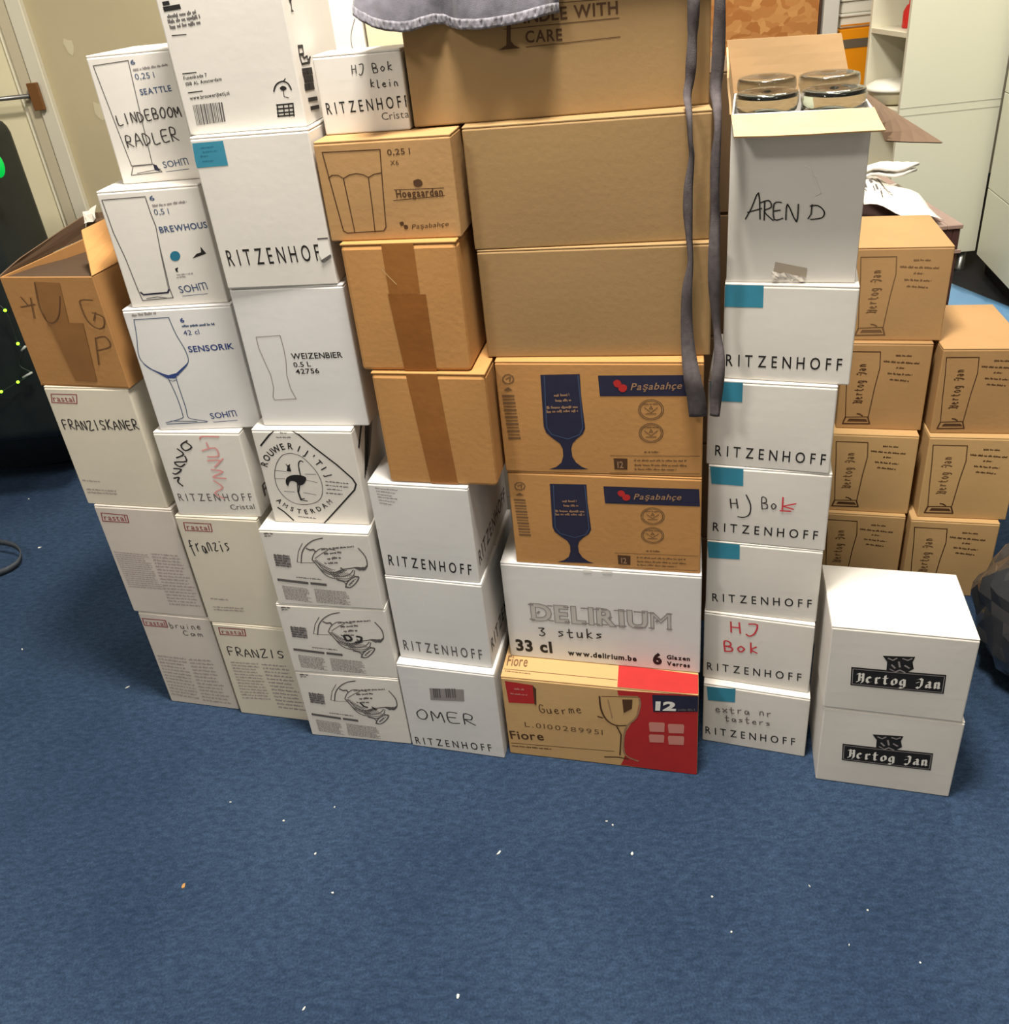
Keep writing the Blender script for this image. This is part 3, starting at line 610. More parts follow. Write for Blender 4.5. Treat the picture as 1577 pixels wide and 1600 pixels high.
k = D('P', off=.0007); k.poly(ZT((372, 700), (395, 665), (470, 640), (560, 645), (622, 672), (615, 720), (575, 765), (515, 768), (505, 735), (450, 715), (415, 730), (400, 780), (372, 745)), 2)
k.poly(ZT((365, 500), (392, 545), (382, 595), (440, 600), (420, 540), (425, 505), (398, 525))); k.line(ZT((555, 650), (535, 570), (528, 500), (552, 468), (585, 482)), 1.6, False, 3); k.line(ZT((540, 765), (530, 860), (560, 940), (600, 935)), 1.6); k.line(ZT((515, 765), (520, 850), (555, 950), (640, 965)), 1.3)
k.build('ostrich_emblem', BLACK, r)
k = D('P'); k.path_text("ROUWERIJ'TIJ", ZT((140, 560), (158, 480), (215, 405), (300, 348), (400, 325), (500, 345), (610, 405), (700, 470), (770, 540), (840, 620), (880, 690)), 9.2, .02, .9)
k.path_text('AMSTERDAM', ZT((232, 950), (330, 1030), (430, 1085), (530, 1118), (620, 1128), (720, 1112), (810, 1080), (890, 1030), (965, 975)), 7.2, .02, .9); k.build('printed_lettering', BLACK, r)
k = D('P', 'right'); rnd = random.Random(2)
for i in range(7): s0 = .02 + i * .007; k.stroke([Vector((s0, .10 + .004 * i)), Vector((s0 + .05, .19))], .004 if i < 4 else .002)
k.stroke([Vector((.02, .17)), Vector((.05, .2))], .008); k.build('printed_lettering', BLACK, r)

HANDT = ('topmost of the three white cartons with a drawn hand, under the ostrich carton', 'middle one of the three white cartons with a drawn hand', 'white carton with a drawn hand on the carpet, lowest of its three')
hd = D('O1')
for st, wd, sm in (([(405, 350), (410, 280), (440, 230), (490, 195), (552, 180)], 1.6, 3), ([(376, 345), (385, 270), (412, 215)], .9, 0), ([(376, 342), (405, 350), (500, 350)], .8, 0),
    ([(480, 325), (492, 290), (520, 262), (550, 250), (600, 256), (640, 262)], 1.2, 3), ([(480, 328), (520, 372), (560, 420), (600, 448), (650, 462), (712, 478), (735, 470)], 1.6, 3),
    ([(500, 320), (540, 290), (590, 262)], 1, 0), ([(440, 250), (465, 262), (490, 258), (500, 270)], 2.4, 0), ([(520, 350), (560, 395), (620, 418), (680, 400), (700, 392)], 1.2, 3),
    ([(545, 400), (600, 430), (660, 425), (720, 400)], 1.1, 3), ([(620, 440), (690, 445), (740, 430), (765, 400)], 1.2, 3), ([(650, 455), (720, 462), (765, 440), (775, 405)], 1.2, 3),
    ([(690, 395), (740, 390), (790, 382), (835, 385), (862, 372), (850, 310), (800, 250)], 1.6, 3), ([(780, 385), (810, 400), (835, 385)], 3, 0),
    ([(712, 520), (725, 485), (760, 455), (795, 445), (803, 458), (780, 495), (745, 522), (712, 520)], 1.6, 3), ([(740, 500), (770, 470)], 1.4, 0), ([(765, 440), (790, 445)], 1.4, 0), ([(680, 385), (700, 400), (660, 410)], 2.2, 0),
    ([(500, 335), (560, 375), (640, 400)], .8, 3), ([(530, 385), (590, 420), (670, 440)], .8, 3)):
    hd.line(ZH(*st), wd, False, sm)
for i in range(16):   # hatching along the back of the hand and the knuckles
    f = i / 15; hd.line(ZH((490 + 150 * f, 335 + 112 * f), (512 + 150 * f, 330 + 100 * f)), .9)
for i in range(9):
    f = i / 8; hd.line(ZH((600 + 120 * f, 412 + 6 * f), (640 + 118 * f, 455 - 12 * f)), .8)
for i in range(6): hd.line(ZH((720 + i * 14, 515 - i * 12), (735 + i * 12, 520 - i * 14)), 1)
hd.line(ZH((560, 395), (610, 418), (680, 412)), 1.8, False, 3); hd.line(ZH((655, 470), (700, 482), (715, 500)), 1.6, False, 3); hd.line(ZH((800, 388), (838, 400), (858, 375)), 2.6, False, 3)
ht = D('O1')
for q, hh in (([(545, 262), (770, 242)], 3), ([(565, 292), (685, 282)], 3.4), ([(588, 328), (680, 318)], 4), ([(570, 358), (660, 352)], 3.4), ([(145, 153), (208, 153)], 3), ([(150, 168), (192, 168)], 2.6), ([(370, 452), (545, 468)], 2)):
    q = ZH(*q); ht.words(q[0], q[1], hh, 4)
for q, rr in (([(210, 288), (325, 295), (342, 388), (230, 376)], 5),): ht.para(ZH(*q), rr, 8, .85)
ht.line(ZH((245, 468), (448, 490)), 4.2); ht.line(ZH((476, 492), (575, 502)), 4.2)
hp = D('O1'); hp.para(ZH((268, 508), (470, 530), (484, 630), (296, 605)), 11, 3, .8); hp.para(ZH((492, 528), (730, 552), (752, 648), (512, 628)), 11, 5, .8)
hp.patch(ZH((214, 296), (322, 300), (338, 382), (232, 370)), 1)
for i, key in enumerate(('O1', 'O2', 'O3')):
    r = R_[key] = carton(key, HANDT[i], WHITE, 'white cartons with a drawn hand')
    hd.copy_to(Face(key)).build('hand_drawing', GREYINK, r); hq = ht.copy_to(Face(key)); hq.off = .0007; hq.build('printed_lettering', GREYINK, r); hp.copy_to(Face(key)).build('small_print', LGREY, r)
k = D('O2', off=.0009)
for st in ([(700, 855), (722, 888), (755, 880), (735, 855), (705, 852)], [(790, 860), (822, 868), (815, 895), (785, 900)]): k.line(ZH(*st), 3, False, 3)
k.build('handwriting', PEN, R_['O2'])
k = D('O3', off=.0009); k.line(ZH((815, 1320), (840, 1345), (865, 1352)), 2.4); k.line(ZH((905, 1355), (925, 1370)), 2.4); k.build('handwriting', PEN, R_['O3'])

# ---- fourth stack
r = R_['H'] = carton('H', 'small white carton with two penned lines, beside the HANDLE WITH CARE carton', WHITE)
q = Z8((820, 800), (1275, 752), (1020, 940), (1335, 912), (562, 1228), (1440, 1144), (1150, 1287), (1462, 1256))
D('H', off=.0008).hand('HJ Bok', q[0], q[1], 13, 1.4, .12).hand('klein', q[2], q[3], 11, 1.4, .1).build('handwriting', PEN, r)
D('H').text('RITZENHOFF', q[4], q[5], 17, .006, gap=.3).build('brand_lettering', BLACK, r); D('H').text('Cristal', q[6], q[7], 11, 0).build('printed_lettering', GREYINK, r)
r = R_['I'] = carton('I', 'brown carton with a faceted tumbler outline, above the two taped brown cartons', KRAFT)
k = D('I'); k.line(Z7((100, 245), (480, 225), (520, 735), (505, 760), (265, 775), (240, 760)), 1.7, True)
k.line(Z7((142, 412), (165, 395), (205, 395), (240, 415), (280, 392), (325, 383), (370, 390), (405, 408), (440, 388), (488, 378)), 1.6); k.line(Z7((240, 415), (280, 600), (315, 770)), 1.6); k.line(Z7((405, 408), (430, 600), (448, 768)), 1.6); k.build('glass_drawing', BROWNINK, r)
q = Z7((530, 262), (680, 252), (550, 328), (605, 325), (590, 540), (895, 526), (690, 748), (930, 728))
k = D('I'); k.text('0,25 l', q[0], q[1], 8.5, .012); k.text('X6', q[2], q[3], 7); k.text('Hoegaarden', q[4], q[5], 11, .03); k.text('Pa\u015fabah\u00e7e', q[6], q[7], 7, 0, slant=.3); k.line(Z7((570, 560), (905, 528)), 1.2); k.line(Z7((575, 490), (900, 478)), 1.2)
k.poly(Z7((700, 430), (730, 418), (755, 430), (760, 455), (735, 470), (705, 462)), 2); k.poly(Z7((608, 705), (630, 698), (638, 715), (620, 728)), 2); k.poly(Z7((636, 722), (660, 722), (664, 745), (642, 748)), 2)
k.build('printed_lettering', BROWNINK, r)
r = R_['J'] = carton('J', 'plain brown carton closed with wide brown tape, upper of the two taped cartons', KRAFT4, bev=.007)
D('J').patch(ZB((143, 985), (272, 970), (302, 1185), (178, 1190))).build('tape', TAPE, r); D('J', off=.0008).patch(ZB((172, 1186), (325, 1188), (370, 1500), (242, 1500))).build('tape', TAPE2, r)
D('J', off=.0012).line(Z7((495, 1010), (545, 1065), (592, 1110)), 1.2).build('scratch', KRAFT3, r)
r = R_['K'] = carton('K', 'plain brown carton closed with brown tape, lower of the two taped cartons', KRAFT4, bev=.007)
D('K').patch([(634, 584), (683, 584), (716, 757), (674, 755)]).build('tape', TAPE, r)
r = R_['L'] = carton('L', 'white carton with pale small print at its top left, under the lower taped carton', WHITE2)
q = Z6((652, 692), (1022, 738), (720, 1070), (1070, 1116))
D('L').text('RITZENHOFF', q[0], q[1], 16.5, .008, gap=.3).build('brand_lettering', BLACK, r)
k = D('L')
for i in range(6): p = Z6((590 + i * 4, 352 + i * 13), (690 - (i % 3) * 12, 362 + i * 13)); k.words(p[0], p[1], 2, i)
k.build('small_print', LGREY, r)
k = D('L', 'right'); k._text('RITZENHOFF', Vector((.012, .035)), Vector((.235, .035)), .032, .01, 0, 0, .1); k.build('brand_lettering', GREYINK, r)
r = R_['M'] = carton('M', 'white carton just above the white carton with a small grey barcode label', WHITE2)
D('M').text('RITZENHOFF', q[2], q[3], 16, .008, gap=.3).build('brand_lettering', GREYINK, r)
k = D('M', 'right'); k._text('RITZENHOFF', Vector((.012, .035)), Vector((.235, .035)), .032, .01, 0, 0, .1); k.build('brand_lettering', GREYINK, r)
r = R_['N'] = carton('N', 'white carton with a small grey barcode label and penned capitals, on the carpet', WHITE2)
q = Z6((772, 1374), (1052, 1408), (774, 1490), (1112, 1525))
D('N', off=.0008).hand('OMER', q[0], q[1], 16, 1.4, .1).build('handwriting', PEN, r); D('N').text('RITZENHOFF', q[2], q[3], 11.5, .004, gap=.3).build('brand_lettering', BLACK, r)
D('N').poly(Z6((832, 1242), (985, 1248), (988, 1300), (838, 1294))).build('barcode_label', LGREY, r)
k = D('N', off=.0008)
for xx in (850, 858, 866, 876, 905, 914, 922, 934, 944): k.line(Z6((xx, 1244), (xx + 5, 1282)), 1.6)
k.build('barcode', GREYINK, r)

# ---- middle stack
def kraft(key, label, m=KRAFT2, **k_): R_[key] = carton(key, label, m, **k_); return R_[key]
r = kraft('X', 'large brown carton printed HANDLE WITH CARE, under the grey apron', KRAFT2)
k = D('X'); k.poly(ZB((652, 40), (668, 40), (668, 165), (682, 182), (706, 194), (620, 202), (650, 182))); q = ZB((728, 172), (876, 162), (640, 102), (1101, 54), (600, 20), (1000, -25))
k.text('CARE', q[0], q[1], 17, .02); k.text('HANDLE WITH', q[2], q[3], 18, .02); k.line(ZB((730, 190), (1110, 148)), 1.2); k.line(ZB((640, 118), (1106, 72)), 1.2); k.line(ZB((700, 24), (1045, -4)), 1.2)
k.build('printed_lettering', BROWNINK, r, 'dark brown handling print with a goblet')
kraft('Y', 'large plain brown carton right under the HANDLE WITH CARE carton', KRAFT2)
kraft('Z', 'large plain brown carton resting on the navy goblet cartons', KRAFT2)
gb = D('AA'); gb.poly(ZN((370, 155), (640, 150), (650, 300), (668, 440), (678, 520), (660, 560), (620, 592), (590, 625), (582, 660), (590, 715), (615, 755), (655, 785), (700, 802), (428, 802), (480, 785), (515, 755), (527, 710), (524, 660), (505, 625), (450, 585), (410, 550), (393, 505), (380, 300)))
gb.patch(ZN((765, 160), (1470, 156), (1476, 300), (778, 300)))
gl = D('AA', off=.0008); gl.line(ZN((398, 165), (405, 330), (415, 515), (450, 562), (560, 592), (640, 562), (662, 515), (645, 330), (628, 160)), 1.1)
gt = D('AA', off=.0008)
for q in ([(465, 303), (570, 297)], [(475, 338), (582, 333)], [(415, 385), (628, 380)], [(415, 412), (628, 406)]): q = ZN(*q); gt.words(q[0], q[1], 4.6, 5)
q = ZN((988, 258), (1335, 250)); gt.text('Pa\u015fabah\u00e7e', q[0], q[1], 11, .01, slant=.3)
gr = D('AA', off=.0008); gr.poly(ZN((868, 205), (890, 188), (915, 195), (925, 220), (905, 240), (880, 232)), 3); gr.poly(ZN((905, 235), (935, 218), (962, 232), (958, 260), (930, 272), (908, 258)), 3)
gd = D('AA')
for cx_, cy_, rx, ry in ((1128, 393, 86, 70), (1128, 552, 82, 66)):
    for f_ in (1, .86): gd.line(ZN(*[(cx_ + rx * f_ * math.cos(t * math.pi / 10), cy_ + ry * f_ * math.sin(t * math.pi / 10)) for t in range(20)]), 1.3, True)
    gd.line(ZN((cx_ - 45, cy_ - 15), (cx_, cy_ + 20), (cx_ + 45, cy_ - 15)), 1.3); gd.line(ZN((cx_ - 35, cy_ + 28), (cx_ + 35, cy_ + 28)), 1.5); gd.line(ZN((cx_, cy_ - 25), (cx_ + 12, cy_ - 5), (cx_ - 12, cy_ - 5), (cx_, cy_ - 25)), 1.2)
    q = ZN((cx_ - 55, cy_ - 35), (cx_ + 55, cy_ - 35)); gd.words(q[0], q[1], 2.6, 2)
gd.line(ZN((850, 708), (1460, 712)), 1); gd.line(ZN((850, 826), (1460, 834)), 1)
for q in ([(1080, 688), (1190, 688)], [(1010, 745), (1370, 748)], [(1015, 778), (1372, 782)], [(1015, 806), (1300, 810)]): q = ZN(*q); gd.words(q[0], q[1], 3.4, 6)
gd.line(ZN(*[(150 + 38 * math.cos(t * .7), 185 + 32 * math.sin(t * .7)) for t in range(9)]), 1.8, True); gd.line(ZN((135, 185), (165, 170), (160, 200)), 1.8); gd.poly(ZN((118, 262), (150, 238), (182, 262)))
for i in range(13): gd.line(ZN((112 + i * 3.6, 300 + i * 24), (188 + i * 3.6, 300 + i * 24)), 2.2 if i % 2 else 3.4)
gi = D('AA'); gi.poly(ZN((872, 725), (966, 728), (966, 804), (878, 802)))
gi2 = D('AA', off=.0008); q = ZN((900, 792), (940, 792)); gi2.text('12', q[0], q[1], 11, .02)
for key, lab in (('AA', 'brown carton with navy goblet print and banner, half covered by the apron tie'), ('BB', 'brown carton with navy goblet print resting on the wide white 33 cl carton')):
    r = kraft(key, lab, KRAFT4, group='brown cartons with a navy goblet'); f = Face(key)
    def cp(dd, nm, m):
        c_ = dd.copy_to(f); c_.off = dd.off; c_.build(nm, m, r)
    cp(gb, 'goblet_print', DNAVY); cp(gl, 'goblet_outline', SNAVY); cp(gt, 'printed_lettering', TANINK); cp(gr, 'emblem', RED); cp(gd, 'printed_icons', BROWNINK2); cp(gi, 'icon_box', BROWNINK); cp(gi2, 'icon_figures', TANINK)
r = R_['CC'] = carton('CC', 'wide white 33 cl carton with outlined lettering and 3 stuks in pen', WHITE2)
q = ZD((300, 495), (1215, 562), (345, 598), (778, 622), (200, 697), (437, 714), (538, 728), (990, 770), (1098, 786), (1157, 790), (1188, 755), (1340, 768), (1188, 797), (1340, 812))
D('CC').text('DELIRIUM', q[0], q[1], 27, .035).build('faded_fill', mat('faded_grey_print', (186, 182, 178), .7), r); D('CC', off=.0007).text('DELIRIUM', q[0], q[1], 27, .035, outline=.04).build('brand_lettering', LGREY, r)
k = D('CC', off=.0008); a_, b_ = k.P(q[0]), k.P(q[1]); dl = (b_ - a_); nn = Vector((-dl.y, dl.x)).normalized() * k.mmpp(q[0]) * 27
for x_ in (.0, .14, .26, .385, .40, .475, .53, .62, .665, .76, .80, .86, .985):
    for t_ in (.03, .97): k.stroke([a_ + dl * (x_ - .012) + nn * t_, a_ + dl * (x_ + .022) + nn * t_], .0032)
for x_ in (.05, .57, .9): k.stroke([a_ + dl * x_ + nn * .45, a_ + dl * (x_ + .012) + nn * .55], .005)
k.build('letter_serifs', LGREY, r)
D('CC', off=.001).hand('3 stuks', q[2], q[3], 15, 1.7).build('handwriting', PEN, r)
D('CC').text('33 cl', q[4], q[5], 18, .04).text('www.delirium.be', q[6], q[7], 8.5, .04).text('6', q[8], q[9], 18, .05).text('Glazen', q[10], q[11], 7, .045).text('Verres', q[12], q[13], 7, .045).build('printed_lettering', BLACK, r)
for s_ in ([(635, 168), (695, 172), (692, 186), (640, 184)], [(762, 176), (832, 180), (828, 193), (766, 190)]): D('CC', off=.001).poly(ZD(*s_)).build('tab', PAPER, r)
r = kraft('DD', 'brown and red wine glass carton with a big 12, on the carpet', KRAFT3, flaps=1)
D('DD').poly(ZD((862, 962), (1398, 996), (1390, 1518), (885, 1452), (900, 1425), (915, 1385), (905, 1300), (920, 1230), (990, 1120), (1010, 1030), (1000, 1000), (870, 995))).build('red_panel', RED, r)
D('DD', 'top').patch(ZD((872, 795), (1400, 862), (1394, 988), (862, 955))).build('red_panel', RED, r)
k = D('DD', off=.0008); k.line(ZD((745, 1000), (755, 1080), (790, 1150), (850, 1188), (925, 1190)), 2.2, False, 3); k.line(ZD((858, 1192), (888, 1250), (880, 1385)), 1.8); k.line(ZD((780, 1398), (870, 1400), (930, 1412)), 2); k.line(ZD((760, 1000), (1000, 1006)), .8); k.poly(ZD((895, 1020), (962, 1022), (958, 1080), (905, 1108))); k.line(ZD((735, 1130), (765, 1140)), 2); k.build('goblet_drawing', BROWNINK, r)
k = D('DD', off=.0009); k.line(ZD((1006, 1010), (1012, 1060), (985, 1140), (925, 1195), (905, 1270), (912, 1380), (1000, 1425)), 2.4, False, 3); k.line(ZD((800, 1020), (830, 1140)), 1); k.build('goblet_highlight', TANINK, r)
D('DD').patch(ZD((122, 900), (305, 928), (318, 1050), (148, 1042))).build('red_label', RED, r); D('DD', off=.0008).poly(ZD((305, 928), (328, 952), (330, 1060), (318, 1050))).build('label_edge', BROWNINK, r)
k = D('DD', off=.0008); q = ZD((160, 985), (270, 995)); k.words(q[0], q[1], 2.5); q = ZD((185, 955), (250, 960)); k.words(q[0], q[1], 3); k.build('small_print', PINK, r)
q = ZD((255, 1200), (768, 1252), (163, 1280), (382, 1290), (350, 1112), (640, 1108), (1112, 1088), (1248, 1092))
D('DD').text('L.0100289951', q[0], q[1], 8.5, 0, gap=.1).build('batch_number', BROWNINK2, r); k = D('DD'); k.text('Fiore', q[2], q[3], 14, .015); k.line(ZD((165, 1308), (842, 1362)), .9); p = ZD((170, 1330), (430, 1352)); k.words(p[0], p[1], 2.6); k.build('printed_lettering', BROWNINK, r)
D('DD', off=.0008).hand('Guerme', q[4], q[5], 13, 1.1, .1).build('handwriting', BROWNINK, r)
D('DD', off=.0008).poly(ZD((1092, 990), (1396, 1000), (1392, 1102), (1100, 1102))).build('black_box', DNAVY, r)
D('DD', off=.0012).text('12', q[6], q[7], 14.5, .05, slant=.15).build('figure_twelve', PAPER, r)
p = ZD((1262, 1092), (1375, 1094)); D('DD', off=.0012).words(p[0], p[1], 4).build('small_print', GREYINK, r)
for s_ in ((1070, 1168, 105, 66), (1195, 1180, 108, 64), (1070, 1248, 102, 56), (1195, 1258, 108, 62)):
    a_, b_, c_, d_ = s_; D('DD', off=.0008).poly(ZD((a_ + 6, b_), (a_ + c_ - 6, b_ + 4), (a_ + c_, b_ + 14), (a_ + c_ - 4, b_ + d_), (a_ + 6, b_ + d_ - 4), (a_, b_ + 10))).build('gift_square', PINK, r)
k = D('DD', 'top'); q = ZD((133, 800), (268, 808)); k.text('Fiore', q[0], q[1], 18, .012); k.line(ZD((118, 822), (860, 895)), .9); p = ZD((122, 838), (290, 858)); k.words(p[0], p[1], 2); k.build('printed_lettering', BROWNINK2, r)

# ---- right stack
RT = {'FF': 'white carton with a blue sticker, right under the open carton of glasses',
      'GG': 'white carton with a blue sticker, beside the lower end of the apron ties',
      'HH': 'white carton with black penned letters ending in a red one',
      'II': 'white carton with blue sticker and no pen marks, above the red-penned carton',
      'JJ': 'white carton with two short words in red marker',
      'KK': 'white carton with faint grey pen words, on the carpet under the red-penned carton'}
for key, lab in RT.items(): R_[key] = carton(key, lab, WHITE, 'white glassware cartons in the right stack')
for key, zf, tx, hh, stq in (('FF', ZF, [(218, 605), (940, 636)], 19, [(205, 92), (455, 97), (450, 242), (206, 236)]), ('GG', ZF, [(150, 1165), (838, 1226)], 17.5, [(120, 704), (325, 712), (320, 832), (118, 824)]),
    ('HH', ZG, [(108, 92), (627, 137)], 14.5, None), ('II', ZG, [(106, 440), (598, 474)], 13.5, [(80, 145), (242, 156), (241, 234), (88, 226)]), ('JJ', ZG, [(80, 780), (546, 838)], 13, None), ('KK', ZG, [(72, 1096), (515, 1156)], 12.5, [(78, 865), (221, 876), (218, 942), (84, 932)])):
    q = zf(*tx); D(key).text('RITZENHOFF', q[0], q[1], hh, .006, gap=.32).build('brand_lettering', BLACK, R_[key])
    if stq: D(key).patch(zf(*stq)).build('sticker', BLUE, R_[key])
D('HH').patch(ZF((118, 1226), (328, 1240), (326, 1356), (128, 1342))).build('sticker', BLUE, R_['HH'])
q = ZF((240, 1490), (372, 1500), (436, 1498), (548, 1500)); k = D('HH', off=.0008); k.hand('H', q[0], ((q[0][0] * .45 + q[1][0] * .55), q[0][1]), 17, 1.9)
k.line(ZF((345, 1410), (372, 1470), (365, 1530), (330, 1550), (292, 1546)), 1.9, False, 3); k.hand('Bo', q[2], q[3], 18, 1.5, .1); k.build('handwriting', PEN, R_['HH'])
k = D('HH', off=.001); k.line(ZF((575, 1425), (570, 1500)), 2.2); k.line(ZF((655, 1465), (575, 1480), (640, 1500)), 2.2); k.line(ZF((558, 1508), (622, 1512)), 2.4); k.build('handwriting', REDPEN, R_['HH'], 'red marker letter')
q = ZG((188, 590), (345, 608), (160, 688), (345, 700)); D('JJ', off=.0008).hand('HJ', q[0], q[1], 17, 2.2).hand('Bok', q[2], q[3], 18, 2.2).build('handwriting', REDPEN, R_['JJ'], 'red marker writing')
q = ZG((118, 985), (408, 1012), (165, 1032), (402, 1056)); D('KK', off=.0008).hand('extra nr', q[0], q[1], 11, 1.3, .1).hand('tasters', q[2], q[3], 10, 1.3, .1).build('handwriting', PENG, R_['KK'])

# open AREND carton with glasses
x, y, a, w, h, d, z = CART['EE']
r = R_['EE'] = carton('EE', 'open white carton with a penned name and glasses showing in the top', WHITE, flaps=False)
for c in list(r.children): bpy.data.objects.remove(c)
bm = bmesh.new(); add_box(bm, .0007, w - .0007, -.0005, th, .0005, h, .001); add_box(bm, .0007, w - .0007, d - th, d, .0005, h, .001); add_box(bm, .0007, th, th, d - th, .0005, h, .001); add_box(bm, w - th, w - .0007, th, d - th, .0005, h, .001); add_box(bm, .001, w - .001, 0, d, .0005, .004)
bobj('body', bm, WHITE, r)
slab('flap', [(0, -.001, h), (w, -.001, h), (w + .012, -.045, h - .024), (.006, -.045, h - .024)], .003, INNER, r, 4, .0012)
slab('flap', [(-.004, d, h), (w - .012, d, h), (w - .034, d + .004, h + .084), (-.014, d + .004, h + .086)], .003, INNER, r, 6, .0006)
slab('flap', [(w, .0, h), (w, d * .8, h), (w + .10, .02, h - .058), (w + .02, -.012, h - .045)], .003, DARKIN, r, 4, .001)  # right flap: its shading is put in as the dark inside colour
slab('flap', [(-.002, 0, h), (-.003, d, h), (-.014, d, h + .075), (-.008, .02, h + .05)], .003, INNER, r, 4, .0006)
k = D('EE', off=.001)
for st in ([(270, 1085), (300, 1030), (335, 955), (342, 1085)], [(280, 1052), (350, 1032)], [(365, 1000), (362, 1090)], [(342, 1005), (385, 992), (398, 1025), (362, 1046), (408, 1092)], [(448, 1002), (412, 1008), (412, 1086), (455, 1080)], [(412, 1045), (442, 1040)],
           [(470, 1088), (478, 1010), (522, 1098), (532, 1010)], [(600, 1012), (595, 1060), (580, 1082)], [(590, 1020), (630, 1018), (660, 1048), (648, 1078), (592, 1086)]): k.line(ZE(*st), 1.9, False, 3 if len(st) > 3 else 0)
k.build('handwriting', BLACK, r)
k = D('EE', off=.001); k.patch(ZE((418, 1297), (576, 1328), (570, 1376), (408, 1346))); k.build('clear_tape', mat('aged_clear_tape', (168, 156, 140), .2, spec=.6), r)
bm = bmesh.new(); rnd = random.Random(11); F_ = Face('EE'); pts = []
for i in range(9):
    for j in range(3):
        p = ZE((398 + i * 21, 1342 + j * 16 + i * 2.5))[0]; s = F_.st(p); pts.append(bm.verts.new((s.x + rnd.uniform(-.0015, .0015), -.002 - rnd.uniform(0, .006), s.y + rnd.uniform(-.002, .002))))
for i in range(8):
    for j in range(2): bm.faces.new([pts[i * 3 + j], pts[i * 3 + 3 + j], pts[i * 3 + 4 + j], pts[i * 3 + 1 + j]])
bobj('crumpled_tape', bm, CLEAR, r)
k = D('EE', off=.001); k.line(ZE((562, 820), (590, 830), (600, 862), (622, 870)), 1.5); k.line(ZE((612, 880), (640, 955), (612, 970)), 1.2); k.build('torn_tape', PAPER, r)

# white cartons at the front right
hz = D('LL'); hz.patch(ZG((795, 766), (1266, 806), (1252, 900), (790, 856)), 3)
hf = D('LL', off=.0007); hf.line(ZG((803, 775), (1257, 813), (1244, 892), (798, 849)), 1, True)
hx = D('LL', off=.0009); q = ZG((820, 838), (1238, 874)); mm_ = 0
hx.hand('Hertog Jan', q[0], q[1], 16, 3.7, 0, FRAK, True)
hc = D('LL'); hc.poly(ZG((950, 710), (1112, 716), (1098, 742), (1104, 775), (1062, 798), (1010, 800), (968, 782), (972, 740)))
hc2 = D('LL', off=.0007)
for st, wd in (([(978, 722), (1000, 732), (1020, 722)], 2), ([(1050, 724), (1075, 732), (1095, 724)], 2), ([(995, 755), (1010, 770)], 2.6), ([(1060, 758), (1080, 770)], 2.6), ([(1010, 790), (1035, 780), (1060, 792)], 2.2), ([(1030, 740), (1035, 765)], 2.5), ([(985, 775), (1005, 785)], 1.6)): hc2.line(ZG(*st), wd)
for key, lab in (('MM', 'white carton with black blackletter label standing on the carpet at front right'), ('LL', 'white carton with black blackletter label and bright bare top at front right')):
    r = R_[key] = carton(key, lab, WHITE, 'white cartons with a black blackletter label', flaps=1); f = Face(key)
    for dd, nm, m in ((hz, 'black_label', BLACK), (hf, 'label_border', LGREY), (hx, 'brand_lettering', PAPER), (hc, 'crest', BLACK), (hc2, 'crest_detail', LGREY)): c_ = dd.copy_to(f); c_.off = dd.off; c_.build(nm, m, r)

# brown cartons behind the right stack
bg = D('P2'); bg.line(ZJ((446, 1088), (580, 1091), (574, 1150), (548, 1225), (518, 1328), (425, 1328), (432, 1240), (442, 1150)), 1.4, True); bg.line(ZJ((425, 1328), (412, 1352), (522, 1354), (516, 1328)), 2.2); bg.poly(ZJ((440, 1334), (508, 1336), (515, 1346), (430, 1344))); bg.line(ZJ((473, 1316), (484, 1318), (494, 1324)), 2)
bt = D('P2'); q = ZJ((492, 1280), (522, 1132)); bt.hand('Hertog Jan', q[0], q[1], 12, 2.2, 0, FRAK, True)
bw = D('P2')
for q in ([(642, 1108), (706, 1110)], [(590, 1128), (735, 1138)], [(640, 1152), (678, 1154)], [(604, 1172), (704, 1180)], [(612, 1194), (690, 1202)]): q = ZJ(*q); bw.words(q[0], q[1], 3.2, 3)
BL = {'Q1': 'brown beer glass carton in the fourth row, just right of the white right stack', 'Q2': 'brown beer glass carton in the fourth row next to the black plastic bag',
      'P1': 'brown beer glass carton, left one of the third row down', 'P2': 'brown beer glass carton, right one of the third row down',
      'O_1': 'brown beer glass carton directly under the single topmost brown one at the right', 'O_2': 'brown beer glass carton with its top bare next to the blue plastic sheet',
      'N1': 'topmost brown beer glass carton with faded print, by the dark brown crate'}
for key, lab in BL.items():
    r = R_[key] = carton(key, lab, KRAFT3 if key[0] in 'PQ' else KRAFT, 'brown beer glass cartons behind the right stack', flaps=1); f = Face(key)
    for dd, nm in ((bg, 'glass_drawing'), (bt, 'brand_lettering'), (bw, 'printed_lettering')):
        dd.copy_to(f).build(nm, BROWNINK2 if key == 'N1' or nm == 'brand_lettering' and key[0] != 'O' else BROWNINK, r)
